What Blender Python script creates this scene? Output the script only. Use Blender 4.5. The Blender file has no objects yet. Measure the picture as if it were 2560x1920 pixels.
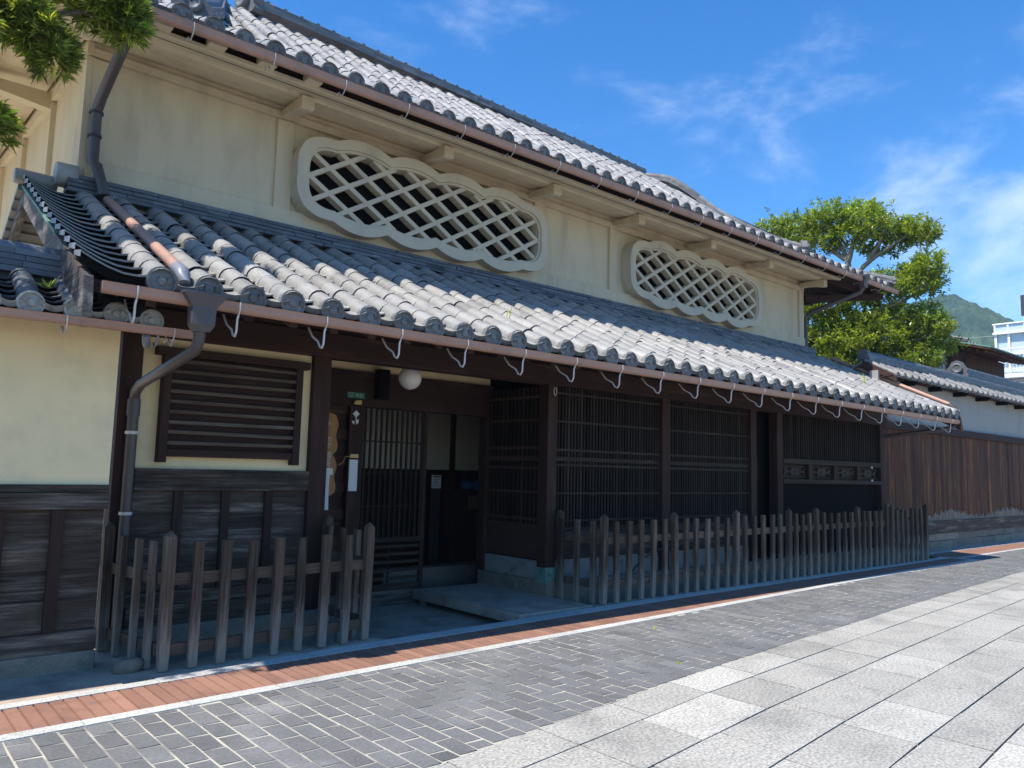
import bpy, math, random
from mathutils import Vector, Matrix
random.seed(7)
R_ = random.Random(11)
sc = bpy.context.scene
C = sc.collection
rad = math.radians

# ------------------------------------------------------------------ camera
CAM_H = 1.5
ex = Vector((0.756903, 0.089633, 0.647351)); ey_ = Vector((-0.653055, 0.06608, 0.754422)); ez_ = Vector((0.024845, -0.99378, 0.108551))
rot = Matrix((ex, ey_, ez_))              # rows: world x, y, z in camera (right, down, forward)
right, down, fwd = rot.col[0].copy(), rot.col[1].copy(), rot.col[2].copy()
cam_d = bpy.data.cameras.new('camera'); cam = bpy.data.objects.new('camera', cam_d); C.objects.link(cam)
m = Matrix.Identity(4)
for i in range(3):
    m[i][0] = right[i]; m[i][1] = -down[i]; m[i][2] = -fwd[i]
m[2][3] = CAM_H
cam.matrix_world = m
cam_d.sensor_width = 36; cam_d.lens = 1950 / 2560 * 36
cam_d.clip_start = 0.05; cam_d.clip_end = 5000
sc.camera = cam

# ------------------------------------------------------------------ light
SUN = Vector((-0.57, 0.03, 1.0)).normalized()      # towards the sun
EL = math.asin(SUN.z); AZ = math.atan2(SUN.x, SUN.y)
w = bpy.data.worlds.new('World'); sc.world = w; w.use_nodes = True
wn = w.node_tree; wn.nodes.clear()
def N(tree, typ, **kw):
    n = tree.nodes.new(typ)
    for k, v in kw.items(): setattr(n, k, v)
    return n
def L(tree, a, b): tree.links.new(a, b)
out = N(wn, 'ShaderNodeOutputWorld'); bg = N(wn, 'ShaderNodeBackground')
sky = N(wn, 'ShaderNodeTexSky', sky_type='NISHITA', sun_disc=False)
sky.sun_elevation = EL; sky.sun_rotation = AZ % (2 * math.pi); sky.air_density = 1.0; sky.dust_density = 0.25; sky.ozone_density = 3.0
bg.inputs['Strength'].default_value = 0.138
hs = N(wn, 'ShaderNodeHueSaturation'); hs.inputs['Saturation'].default_value = 1.37; hs.inputs['Value'].default_value = 1.0
L(wn, sky.outputs[0], hs.inputs['Color'])
tint_ = N(wn, 'ShaderNodeMixRGB', blend_type='MULTIPLY'); tint_.inputs['Fac'].default_value = 1.0; tint_.inputs['Color2'].default_value = (0.90, 1.02, 1.13, 1); L(wn, hs.outputs[0], tint_.inputs['Color1'])
# thin cirrus, laid out on the sky dome by direction
CLOUD = (6.85, 10.8, 3.85)
tc = N(wn, 'ShaderNodeTexCoord')
mp = N(wn, 'ShaderNodeMapping'); mp.inputs['Scale'].default_value = (1.2, 3.4, 6.0); mp.inputs['Rotation'].default_value = (0.25, 0.35, 0.2); mp.inputs['Location'].default_value = CLOUD
L(wn, tc.outputs['Generated'], mp.inputs['Vector'])
nz = N(wn, 'ShaderNodeTexNoise'); nz.inputs['Scale'].default_value = 1.6; nz.inputs['Detail'].default_value = 9; nz.inputs['Roughness'].default_value = 0.62; nz.inputs['Distortion'].default_value = 0.25
L(wn, mp.outputs[0], nz.inputs['Vector'])
def lobe(d, c0, c1):
    dp = N(wn, 'ShaderNodeVectorMath', operation='DOT_PRODUCT'); dp.inputs[1].default_value = Vector(d).normalized()
    nr = N(wn, 'ShaderNodeVectorMath', operation='NORMALIZE'); L(wn, tc.outputs['Generated'], nr.inputs[0]); L(wn, nr.outputs[0], dp.inputs[0])
    mr = N(wn, 'ShaderNodeMapRange', interpolation_type='SMOOTHSTEP'); mr.inputs['From Min'].default_value = c0; mr.inputs['From Max'].default_value = c1
    L(wn, dp.outputs['Value'], mr.inputs['Value']); return mr.outputs[0]
def mth(tree, op, a, b):
    n = N(tree, 'ShaderNodeMath', operation=op, use_clamp=False)
    for i, v in enumerate((a, b)):
        if isinstance(v, (int, float)): n.inputs[i].default_value = v
        else: L(tree, v, n.inputs[i])
    return n.outputs[0]
l1 = lobe((0.909, 0.295, 0.275), 0.985, 0.9995)      # bright bank low over the hill
l2 = lobe((0.79, 0.28, 0.54), 0.93, 1.0)           # thin veils higher up
msk = mth(wn, 'ADD', mth(wn, 'MULTIPLY', l1, 0.175), mth(wn, 'MULTIPLY', l2, 0.085))
thr = mth(wn, 'SUBTRACT', 0.66, msk)
dif = mth(wn, 'SUBTRACT', nz.outputs['Fac'], thr)
cl = N(wn, 'ShaderNodeMapRange', interpolation_type='SMOOTHSTEP'); cl.inputs['From Min'].default_value = -0.08; cl.inputs['From Max'].default_value = 0.34; cl.inputs['To Max'].default_value = 0.44
L(wn, dif, cl.inputs['Value'])
mx = N(wn, 'ShaderNodeMixRGB'); mx.inputs['Color2'].default_value = (7.6, 8.0, 8.4, 1)
L(wn, cl.outputs[0], mx.inputs['Fac']); L(wn, tint_.outputs[0], mx.inputs['Color1']); L(wn, mx.outputs[0], bg.inputs['Color'])
L(wn, bg.outputs[0], out.inputs['Surface'])

sd = bpy.data.lights.new('sun', 'SUN'); sun = bpy.data.objects.new('sun', sd); C.objects.link(sun)
sd.energy = 4.7; sd.angle = rad(0.53); sd.color = (1.0, 0.94, 0.85)
sun.location = (0, 0, 30); sun.rotation_euler = SUN.to_track_quat('Z', 'Y').to_euler()

sc.view_settings.view_transform = 'Standard'; sc.view_settings.look = 'None'
sc.view_settings.exposure = 0.6; sc.view_settings.gamma = 1.0; sc.view_settings.use_curve_mapping = False
sc.cycles.max_bounces = 8; sc.cycles.diffuse_bounces = 5; sc.cycles.glossy_bounces = 3; sc.cycles.transmission_bounces = 4
sc.cycles.transparent_max_bounces = 8; sc.cycles.volume_bounces = 0
sc.cycles.caustics_reflective = False; sc.cycles.caustics_refractive = False

# ------------------------------------------------------------------ helpers
class MB:
    """collects faces in world coordinates; build() links them as ONE mesh object"""
    def __init__(s): s.v = []; s.f = []; s.t = []; s.sm = []; s.mi = []
    def face(s, pts, tint=0.5, smooth=False, mi=0):
        b = len(s.v); s.v += [tuple(p) for p in pts]; s.f.append(tuple(range(b, b + len(pts)))); s.t.append(tint); s.sm.append(smooth); s.mi.append(mi)
    def grid(s, rows, tint=0.5, smooth=True, closed=False, mi=0):
        b = len(s.v); n = len(rows[0])
        for r in rows: s.v += [tuple(p) for p in r]
        for i in range(len(rows) - 1):
            for j in range(n if closed else n - 1):
                k = (j + 1) % n
                s.f.append((b + i * n + j, b + i * n + k, b + (i + 1) * n + k, b + (i + 1) * n + j)); s.t.append(tint); s.sm.append(smooth); s.mi.append(mi)
    def hexa(s, p, tint=0.5, mi=0):                     # 8 corners: 4 bottom ccw, 4 top ccw
        b = len(s.v); s.v += [tuple(q) for q in p]
        for q in ((3, 2, 1, 0), (4, 5, 6, 7), (0, 1, 5, 4), (1, 2, 6, 5), (2, 3, 7, 6), (3, 0, 4, 7)):
            s.f.append(tuple(b + i for i in q)); s.t.append(tint); s.sm.append(False); s.mi.append(mi)
    def box(s, x0, x1, y0, y1, z0, z1, tint=0.5, mi=0):
        s.hexa([(x0, y0, z0), (x1, y0, z0), (x1, y1, z0), (x0, y1, z0), (x0, y0, z1), (x1, y0, z1), (x1, y1, z1), (x0, y1, z1)], tint, mi)
    def beam(s, a, b, wd, ht, up=(0, 0, 1), tint=0.5, mi=0):   # box along a->b
        a = Vector(a); b = Vector(b); d = (b - a).normalized(); u = Vector(up); sd_ = d.cross(u).normalized(); u = sd_.cross(d)
        h = sd_ * (wd / 2); k = u * (ht / 2)
        s.hexa([a - h - k, a + h - k, b + h - k, b - h - k, a - h + k, a + h + k, b + h + k, b - h + k], tint, mi)
    def tube(s, pts, r, n=8, tint=0.5, cap=True, mi=0):
        pts = [Vector(p) for p in pts]; rs = r if isinstance(r, (list, tuple)) else [r] * len(pts)
        rows = []; up = Vector((0.13, 0.37, 0.92))
        for i, p in enumerate(pts):
            d = (pts[min(i + 1, len(pts) - 1)] - pts[max(i - 1, 0)]).normalized()
            a = d.cross(up)
            if a.length < 1e-3: a = d.cross(Vector((1, 0, 0)))
            a.normalize(); c = d.cross(a)
            rows.append([p + (a * math.cos(2 * math.pi * j / n) + c * math.sin(2 * math.pi * j / n)) * rs[i] for j in range(n)])
        s.grid(rows, tint, True, True, mi)
        if cap: s.face(rows[0][::-1], tint, mi=mi); s.face(rows[-1], tint, mi=mi)
    def lathe(s, c, prof, axis='z', n=20, tint=0.5, mi=0):  # prof: (radius, offset along axis)
        rows = []
        for r, o in prof:
            row = []
            for j in range(n):
                a = 2 * math.pi * j / n; ca, sa = r * math.cos(a), r * math.sin(a)
                row.append({'z': (c[0] + ca, c[1] + sa, c[2] + o), 'y': (c[0] + ca, c[1] + o, c[2] + sa), 'x': (c[0] + o, c[1] + ca, c[2] + sa)}[axis])
            rows.append(row)
        s.grid(rows, tint, True, True, mi); s.face(rows[0], tint, mi=mi); s.face(rows[-1], tint, mi=mi)
    def prism(s, outline, y0, y1, tint=0.5, mi=0):           # outline of (x, z), extruded along y
        s.face([(x, y0, z) for x, z in outline], tint, mi=mi); s.face([(x, y1, z) for x, z in outline][::-1], tint, mi=mi)
        n = len(outline)
        for i in range(n):
            (xa, za), (xb, zb) = outline[i], outline[(i + 1) % n]
            s.face([(xa, y0, za), (xa, y1, za), (xb, y1, zb), (xb, y0, zb)], tint, mi=mi)
    def build(s, name, mat, parent=None, bevel=0.0, autosmooth=True):
        off = Vector((0, 0, 0)); p = parent
        while p is not None: off += p.location; p = p.parent
        me = bpy.data.meshes.new(name)
        me.from_pydata([(x - off.x, y - off.y, z - off.z) for x, y, z in s.v], [], s.f)
        for mm in (mat if isinstance(mat, (list, tuple)) else [mat]): me.materials.append(mm)
        me.polygons.foreach_set('use_smooth', s.sm); me.polygons.foreach_set('material_index', s.mi)
        at = me.attributes.new('tint', 'FLOAT', 'FACE'); at.data.foreach_set('value', s.t)
        me.validate(); me.update()
        o = bpy.data.objects.new(name, me); C.objects.link(o)
        if parent is not None: o.parent = parent
        if bevel > 0:
            b = o.modifiers.new('bevel', 'BEVEL'); b.width = bevel; b.segments = 2; b.limit_method = 'ANGLE'; b.angle_limit = rad(40)
        return o

def thing(name, loc, label, cat, group=None):
    o = bpy.data.objects.new(name, None); C.objects.link(o); o.location = loc; o.empty_display_size = 0.2
    return tag(o, label, cat, group)
def tag(o, label, cat, group=None):
    o['label'] = label; o['category'] = cat
    if group: o['group'] = group
    return o
def struct(o): o['kind'] = 'structure'; return o
def lerp(a, b, t): return a + (b - a) * t
def interp(tab, x):
    if x <= tab[0][0]: (a, b) = tab[0], tab[1]
    elif x >= tab[-1][0]: (a, b) = tab[-2], tab[-1]
    else:
        for a, b in zip(tab, tab[1:]):
            if a[0] <= x <= b[0]: break
    return a[1] + (b[1] - a[1]) * (x - a[0]) / (b[0] - a[0])

# ------------------------------------------------------------------ materials
MATS = {}
def mat(name, base, rough=0.7, var=0.25, tintamt=0.35, scale=(3, 3, 3), detail=6, metal=0.0, spec=0.4, bump=0.0, bscale=60, col2=None, c2scale=4.0, c2lo=0.5, c2hi=0.7, c2str=(1, 1, 1), translucent=0.0, tcol=None, speck=None, coat=0.0, spots=None, stain=None):
    m_ = bpy.data.materials.new(name); m_.use_nodes = True; t = m_.node_tree; t.nodes.clear()
    o = N(t, 'ShaderNodeOutputMaterial'); p = N(t, 'ShaderNodeBsdfPrincipled')
    p.inputs['Roughness'].default_value = rough; p.inputs['Metallic'].default_value = metal; p.inputs['Specular IOR Level'].default_value = spec
    p.inputs['Coat Weight'].default_value = coat
    co = N(t, 'ShaderNodeTexCoord'); mp_ = N(t, 'ShaderNodeMapping'); mp_.inputs['Scale'].default_value = scale
    L(t, co.outputs['Object'], mp_.inputs['Vector'])
    no = N(t, 'ShaderNodeTexNoise'); no.inputs['Scale'].default_value = 1.0; no.inputs['Detail'].default_value = detail; no.inputs['Roughness'].default_value = 0.62
    L(t, mp_.outputs[0], no.inputs['Vector'])
    at = N(t, 'ShaderNodeAttribute', attribute_name='tint')
    # brightness factor = 1 + var*(noise-.5)*2 + tintamt*(tint-.5)*2
    f = mth(t, 'ADD', mth(t, 'MULTIPLY', mth(t, 'SUBTRACT', no.outputs['Fac'], 0.5), 2 * var * 1.6), mth(t, 'ADD', 1.0, mth(t, 'MULTIPLY', mth(t, 'SUBTRACT', at.outputs['Fac'], 0.5), 2 * tintamt)))
    f = mth(t, 'MAXIMUM', f, 0.05)
    col = N(t, 'ShaderNodeRGB'); col.outputs[0].default_value = (*base, 1); cur = col.outputs[0]
    if col2 is not None:
        n2 = N(t, 'ShaderNodeTexNoise'); n2.inputs['Scale'].default_value = c2scale; n2.inputs['Detail'].default_value = 7; n2.inputs['Roughness'].default_value = 0.65
        mp2 = N(t, 'ShaderNodeMapping'); mp2.inputs['Scale'].default_value = c2str; mp2.inputs['Location'].default_value = (3.1, 1.7, 9.2)
        L(t, co.outputs['Object'], mp2.inputs['Vector']); L(t, mp2.outputs[0], n2.inputs['Vector'])
        r2 = N(t, 'ShaderNodeMapRange', interpolation_type='SMOOTHSTEP'); r2.inputs['From Min'].default_value = c2lo; r2.inputs['From Max'].default_value = c2hi
        L(t, n2.outputs['Fac'], r2.inputs['Value'])
        m2 = N(t, 'ShaderNodeMixRGB'); m2.inputs['Color2'].default_value = (*col2, 1); L(t, r2.outputs[0], m2.inputs['Fac']); L(t, cur, m2.inputs['Color1']); cur = m2.outputs[0]
    if speck is not None:
        vo = N(t, 'ShaderNodeTexNoise'); vo.inputs['Scale'].default_value = speck[0]; vo.inputs['Detail'].default_value = 2; L(t, co.outputs['Object'], vo.inputs['Vector'])
        f = mth(t, 'MULTIPLY', f, mth(t, 'ADD', 1.0, mth(t, 'MULTIPLY', mth(t, 'SUBTRACT', vo.outputs['Fac'], 0.5), speck[1])))
    if spots is not None:
        vr_ = N(t, 'ShaderNodeTexVoronoi'); vr_.inputs['Scale'].default_value = spots[0]; L(t, co.outputs['Object'], vr_.inputs['Vector'])
        rs = N(t, 'ShaderNodeMapRange', interpolation_type='SMOOTHSTEP'); rs.inputs['From Min'].default_value = spots[1]; rs.inputs['From Max'].default_value = spots[1] * 1.6; rs.inputs['To Min'].default_value = 1 - spots[2]; rs.inputs['To Max'].default_value = 1
        L(t, vr_.outputs['Distance'], rs.inputs['Value']); f = mth(t, 'MULTIPLY', f, rs.outputs[0])
    if stain is not None:
        ns = N(t, 'ShaderNodeTexNoise'); ns.inputs['Scale'].default_value = stain[0]; ns.inputs['Detail'].default_value = 8; ns.inputs['Roughness'].default_value = 0.7; ns.inputs['Distortion'].default_value = 0.8; L(t, co.outputs['Object'], ns.inputs['Vector'])
        rs = N(t, 'ShaderNodeMapRange', interpolation_type='SMOOTHSTEP'); rs.inputs['From Min'].default_value = 0.48; rs.inputs['From Max'].default_value = 0.72; rs.inputs['To Min'].default_value = 1; rs.inputs['To Max'].default_value = 1 - stain[1]
        L(t, ns.outputs['Fac'], rs.inputs['Value']); f = mth(t, 'MULTIPLY', f, rs.outputs[0])
    vm = N(t, 'ShaderNodeVectorMath', operation='SCALE'); L(t, cur, vm.inputs[0]); L(t, f, vm.inputs['Scale'])
    L(t, vm.outputs[0], p.inputs['Base Color'])
    if bump:
        nb = N(t, 'ShaderNodeTexNoise'); nb.inputs['Scale'].default_value = bscale; nb.inputs['Detail'].default_value = 5
        mb_ = N(t, 'ShaderNodeMapping'); mx_ = max(scale); mb_.inputs['Scale'].default_value = [q / mx_ for q in scale]
        L(t, co.outputs['Object'], mb_.inputs['Vector']); L(t, mb_.outputs[0], nb.inputs['Vector'])
        bp = N(t, 'ShaderNodeBump'); bp.inputs['Strength'].default_value = bump; bp.inputs['Distance'].default_value = 0.01
        L(t, nb.outputs['Fac'], bp.inputs['Height']); L(t, bp.outputs[0], p.inputs['Normal'])
    sh = p.outputs[0]
    if translucent:
        tr = N(t, 'ShaderNodeBsdfTranslucent'); vt = N(t, 'ShaderNodeVectorMath', operation='MULTIPLY'); vt.inputs[1].default_value = tcol or (1.6, 1.5, 0.7)
        L(t, vm.outputs[0], vt.inputs[0]); L(t, vt.outputs[0], tr.inputs['Color'])
        ms = N(t, 'ShaderNodeMixShader'); ms.inputs['Fac'].default_value = translucent; L(t, sh, ms.inputs[1]); L(t, tr.outputs[0], ms.inputs[2]); sh = ms.outputs[0]
    L(t, sh, o.inputs['Surface']); MATS[name] = m_; m_.diffuse_color = (*base, 1)
    return m_
def wood(name, base, axis, var=0.35, rough=0.75, fine=60, tintamt=0.35, col2=None, c2lo=0.5, c2hi=0.72, spec=0.25, bump=0.35):
    s_ = [fine] * 3; s_['xyz'.index(axis)] = fine * 0.035
    c2s = [1.0] * 3; c2s['xyz'.index(axis)] = 0.12
    return mat(name, base, rough, var, tintamt, tuple(s_), 5, 0, spec, bump, 90, col2, 9.0, c2lo, c2hi, tuple(c2s))

M_plu = mat('plaster_cream', (0.66, 0.55, 0.375), 0.9, 0.07, 0.15, (1.2, 1.2, 0.9), 8, bump=0.06, bscale=25, col2=(0.53, 0.44, 0.305), c2scale=1.9, c2lo=0.44, c2hi=0.74, c2str=(1.7, 1.7, .40), spec=0.1)
M_plw = mat('plaster_trim', (0.60, 0.51, 0.37), 0.85, 0.06, 0.15, (2, 2, 2), 6, bump=0.03, bscale=30, spec=0.15, col2=(0.50, 0.435, 0.335), c2scale=2.0, c2str=(1, 1, .4))
M_ply = mat('plaster_yellow', (0.90, 0.70, 0.40), 0.9, 0.06, 0.15, (1.3, 1.3, 2.0), 8, bump=0.06, bscale=18, col2=(0.72, 0.56, 0.33), c2scale=1.9, c2lo=0.42, c2hi=0.78, spec=0.1)
M_plb = mat('plaster_dado', (0.27, 0.255, 0.235), 0.9, 0.1, 0.15, (2, 2, 2), 6, col2=(0.14, 0.13, 0.115), c2scale=3, spec=0.1)
M_plg = mat('plaster_grey', (0.37, 0.36, 0.335), 0.9, 0.05, 0.15, (1, 1, 1), 6, bump=0.03, bscale=20, col2=(0.29, 0.285, 0.27), c2scale=1.2, c2str=(1, 1, .5), spec=0.1)
M_wdx = wood('dark_timber_x', (0.040, 0.019, 0.014), 'x', col2=(0.075, 0.040, 0.027))
M_wdy = wood('dark_timber_y', (0.060, 0.032, 0.024), 'y', col2=(0.10, 0.055, 0.038))
M_wdz = wood('dark_timber_z', (0.038, 0.018, 0.014), 'z', col2=(0.065, 0.035, 0.025))
M_wpx = wood('weathered_plank', (0.058, 0.041, 0.030), 'x', var=0.9, fine=55, col2=(0.215, 0.172, 0.135), c2lo=0.47, c2hi=0.74, bump=0.9)
M_wlz = wood('lattice_timber', (0.022, 0.015, 0.012), 'z', tintamt=0.5, col2=(0.042, 0.028, 0.020))
M_wlx = wood('lattice_rail_timber', (0.036, 0.024, 0.017), 'x', col2=(0.070, 0.050, 0.036))
M_wfz = wood('fence_timber', (0.080, 0.054, 0.037), 'z', var=0.75, fine=70, tintamt=0.4, col2=(0.165, 0.13, 0.098), c2lo=0.46, c2hi=0.7, bump=0.7, spec=0.15)
def bleached_foot(m_, colr, z0, z1):
    # rain-bleached foot of a timber: ragged pale wear up to a given height above the ground
    t = m_.node_tree; p = next(n for n in t.nodes if n.type == 'BSDF_PRINCIPLED'); src = p.inputs['Base Color'].links[0].from_socket
    co = N(t, 'ShaderNodeTexCoord'); sx = N(t, 'ShaderNodeSeparateXYZ'); L(t, co.outputs['Object'], sx.inputs[0])
    mp_ = N(t, 'ShaderNodeMapping'); mp_.inputs['Scale'].default_value = (60, 60, 5); L(t, co.outputs['Object'], mp_.inputs['Vector'])
    no = N(t, 'ShaderNodeTexNoise'); no.inputs['Scale'].default_value = 1; no.inputs['Detail'].default_value = 4; L(t, mp_.outputs[0], no.inputs['Vector'])
    h = mth(t, 'ADD', sx.outputs['Z'], mth(t, 'MULTIPLY', mth(t, 'SUBTRACT', no.outputs['Fac'], 0.5), 0.7))
    r = N(t, 'ShaderNodeMapRange', interpolation_type='SMOOTHSTEP'); r.inputs['From Min'].default_value = z1; r.inputs['From Max'].default_value = z0; L(t, h, r.inputs['Value'])
    f2 = mth(t, 'MULTIPLY', r.outputs[0], 0.75)
    mx_ = N(t, 'ShaderNodeMixRGB'); mx_.inputs['Color2'].default_value = (*colr, 1); L(t, f2, mx_.inputs['Fac']); L(t, src, mx_.inputs['Color1']); L(t, mx_.outputs[0], p.inputs['Base Color'])
bleached_foot(M_wfz, (0.30, 0.262, 0.215), 0.02, 0.50)
M_wfx = wood('fence_rail_timber', (0.110, 0.080, 0.058), 'x', var=0.55, fine=70, col2=(0.17, 0.14, 0.11), bump=0.5, spec=0.15)
M_wby = wood('weathered_board', (0.085, 0.072, 0.066), 'y', var=0.7, fine=45, col2=(0.24, 0.22, 0.20), c2lo=0.45, c2hi=0.72, bump=0.6)
M_wred = wood('red_board', (0.078, 0.027, 0.012), 'z', var=0.6, fine=55, tintamt=0.6, col2=(0.18, 0.082, 0.028), c2lo=0.48, c2hi=0.72, bump=0.4)
M_sign = mat('signboard_wood', (0.42, 0.20, 0.06), 0.6, 0.2, 0.2, (30, 30, 1.5), 5)
M_tile = mat('grey_roof_tile', (0.305, 0.293, 0.270), 0.46, 0.14, 0.30, (7, 7, 7), 8, spec=0.45, col2=(0.19, 0.185, 0.172), c2scale=11, c2lo=0.47, c2hi=0.74, c2str=(1, .35, .5), bump=0.12, bscale=55, speck=(45, 0.45))
M_tild = mat('dark_roof_tile', (0.11, 0.115, 0.125), 0.5, 0.25, 0.4, (6, 6, 6), 7, spec=0.45, col2=(0.26, 0.26, 0.25), c2scale=9, c2lo=0.58, c2hi=0.75, bump=0.15, bscale=50)
M_tilm = mat('ridge_tile', (0.175, 0.172, 0.165), 0.48, 0.2, 0.4, (6, 6, 6), 7, spec=0.45, col2=(0.25, 0.245, 0.23), c2scale=9, c2lo=0.55, c2hi=0.75, bump=0.12, bscale=50)
M_pvc = mat('grey_plastic', (0.20, 0.215, 0.25), 0.4, 0.05, 0.1, (4, 4, 4), 3, spec=0.5)
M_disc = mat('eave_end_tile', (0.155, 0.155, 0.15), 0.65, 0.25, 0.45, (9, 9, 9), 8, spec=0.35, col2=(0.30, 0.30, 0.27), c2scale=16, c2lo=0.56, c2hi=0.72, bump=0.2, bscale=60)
M_pale = mat('pale_end_tile', (0.33, 0.32, 0.28), 0.7, 0.2, 0.3, (9, 9, 9), 8, spec=0.3, col2=(0.22, 0.22, 0.2), c2scale=14, bump=0.2, bscale=60)
M_copp = mat('copper_gutter', (0.40, 0.235, 0.175), 0.5, 0.12, 0.25, (2, 6, 6), 6, spec=0.4, col2=(0.25, 0.16, 0.125), c2scale=2.2, c2lo=0.5, c2hi=0.75)
M_pipe = mat('brown_pipe', (0.085, 0.068, 0.066), 0.45, 0.08, 0.15, (4, 4, 4), 4, spec=0.5)
M_hook = mat('white_metal', (0.62, 0.58, 0.55), 0.45, 0.1, 0.2, (8, 8, 8), 4, spec=0.5)
M_verd = mat('verdigris', (0.14, 0.27, 0.21), 0.7, 0.25, 0.2, (6, 6, 6), 6, col2=(0.10, 0.13, 0.11), c2scale=6)
M_stone = mat('foundation_stone', (0.23, 0.19, 0.145), 0.9, 0.25, 0.3, (4, 4, 4), 8, bump=0.4, bscale=35, col2=(0.11, 0.13, 0.10), c2scale=3, speck=(90, 0.8))
M_conc = mat('concrete_floor', (0.44, 0.35, 0.265), 0.9, 0.15, 0.2, (1.5, 1.5, 1.5), 8, bump=0.15, bscale=50, col2=(0.26, 0.205, 0.155), c2scale=2.4, c2lo=0.42, c2hi=0.7, speck=(120, 0.7))
M_slab = mat('granite_slab', (0.385, 0.368, 0.322), 0.8, 0.07, 0.26, (1.2, 1.2, 1.2), 8, spec=0.25, bump=0.15, bscale=160, col2=(0.30, 0.288, 0.255), c2scale=2.2, c2lo=0.45, c2hi=0.72, speck=(55, 1.9), spots=(2.3, .035, .45), stain=(0.55, .28))
M_curb = mat('white_granite_kerb', (0.47, 0.465, 0.43), 0.85, 0.1, 0.2, (2, 2, 2), 7, bump=0.15, bscale=120, speck=(80, 1.4), col2=(0.35, 0.345, 0.32), c2scale=4)
M_sett = mat('dark_paving_brick', (0.152, 0.152, 0.150), 0.8, 0.14, 0.26, (4, 4, 4), 8, spec=0.3, bump=0.25, bscale=90, col2=(0.225, 0.222, 0.215), c2scale=1.3, c2lo=0.48, c2hi=0.75, speck=(55, 0.8), stain=(0.9, .22))
M_mort = mat('pale_joint_sand', (0.46, 0.43, 0.345), 0.95, 0.2, 0, (5, 5, 5), 7, bump=0.3, bscale=120, col2=(0.20, 0.19, 0.165), c2scale=1.1, c2lo=0.44, c2hi=0.64)
M_bbrk = mat('red_brown_brick', (0.285, 0.15, 0.102), 0.85, 0.1, 0.3, (5, 5, 5), 7, bump=0.2, bscale=80, col2=(0.22, 0.125, 0.09), c2scale=4, speck=(110, 0.5), stain=(1.6, .3))
M_grnd = mat('street_ground', (0.13, 0.125, 0.118), 0.95, 0.2, 0, (0.8, 0.8, 0.8), 8)
M_bounce = mat('bounce_gravel', (0.62, 0.57, 0.46), 0.95, 0.15, 0, (8, 8, 8), 6, bump=0.3, bscale=60)
M_blk = mat('black_and_painted_shade', (0.008, 0.007, 0.006), 0.9, 0.2, 0.2, (2, 2, 2), 4, spec=0.1)  # near black; stands in for shade behind openings and under tile laps
M_int = mat('interior_plaster', (0.82, 0.74, 0.58), 0.9, 0.05, 0.1, (1, 1, 1), 5, spec=0.1)
M_white = mat('white_paper', (0.78, 0.78, 0.76), 0.8, 0.03, 0.2, (6, 6, 6), 4)
M_glob = mat('milk_glass', (0.82, 0.80, 0.74), 0.22, 0.02, 0.1, (3, 3, 3), 3, spec=0.5)
M_green = mat('green_plate', (0.010, 0.16, 0.085), 0.4, 0.05, 0.1, (3, 3, 3), 3)
M_brass = mat('brass', (0.45, 0.31, 0.12), 0.45, 0.1, 0.1, (20, 20, 20), 3, metal=0.5)
M_blue = mat('blue_bag', (0.03, 0.13, 0.38), 0.5, 0.15, 0.2, (8, 8, 8), 3)
M_bark = mat('bark', (0.10, 0.075, 0.055), 0.9, 0.4, 0.2, (12, 12, 4), 7, bump=0.6, bscale=60, col2=(0.22, 0.19, 0.15), c2scale=6)
M_barkp = mat('pale_bark', (0.30, 0.26, 0.20), 0.9, 0.3, 0.2, (8, 8, 3), 7, bump=0.5, bscale=40, col2=(0.15, 0.12, 0.09), c2scale=4)
M_podo = mat('needle_leaf', (0.25, 0.30, 0.070), 0.45, 0.1, 0.95, (3, 3, 3), 3, spec=0.5, translucent=0.58, tcol=(2.3, 2.1, 0.75))
M_leaf = mat('broad_leaf', (0.185, 0.255, 0.040), 0.30, 0.1, 0.8, (2, 2, 2), 3, spec=0.6, col2=(0.22, 0.245, 0.03), c2scale=2.6, c2lo=0.5, c2hi=0.68, translucent=0.42, tcol=(2.4, 2.2, 0.6))
M_hill = mat('forest_hill', (0.026, 0.058, 0.030), 0.95, 0.35, 0.5, (0.07, 0.07, 0.07), 9, spec=0.05, col2=(0.045, 0.080, 0.032), c2scale=0.03, c2lo=0.45, c2hi=0.6)
M_wpnt = mat('white_paint', (0.80, 0.81, 0.82), 0.5, 0.02, 0.1, (1, 1, 1), 3)
M_glass = mat('window_glass', (0.50, 0.58, 0.60), 0.08, 0.1, 0.2, (0.6, 0.6, 0.6), 3, spec=0.8)
M_dmet = mat('dark_metal', (0.05, 0.04, 0.045), 0.5, 0.1, 0.1, (3, 3, 3), 3)
M_wire = mat('pale_cable', (0.45, 0.50, 0.45), 0.6, 0, 0, (1, 1, 1), 1)
M_bundle = mat('brown_box_card', (0.20, 0.13, 0.07), 0.8, 0.15, 0.2, (6, 6, 6), 4)

# ------------------------------------------------------------------ ground and street
KERB = [(-12, 4.35), (-4, 4.75), (0.8, 5.0), (2.9, 5.11), (7.1, 5.29), (12, 5.53), (16.6, 5.62), (24, 5.8), (60, 6.6)]
INNER = [(-12, 4.9), (-4, 5.3), (0.87, 5.62), (3.2, 5.77), (7.9, 5.97), (16, 6.08), (24, 6.2)]
PAVE = [(-12, 1.9), (-3, 2.75), (0.5, 3.10), (2.41, 3.353), (4.63, 3.646), (6.8, 3.85), (9.3, 4.06), (14, 4.42), (20, 4.78), (60, 6.2)]
kerb = lambda x: interp(KERB, x) if x < 16.75 else 5.93 + 0.012 * (x - 16.75)
inner = lambda x: interp(INNER, x)
pave = lambda x: interp(PAVE, x)

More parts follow.
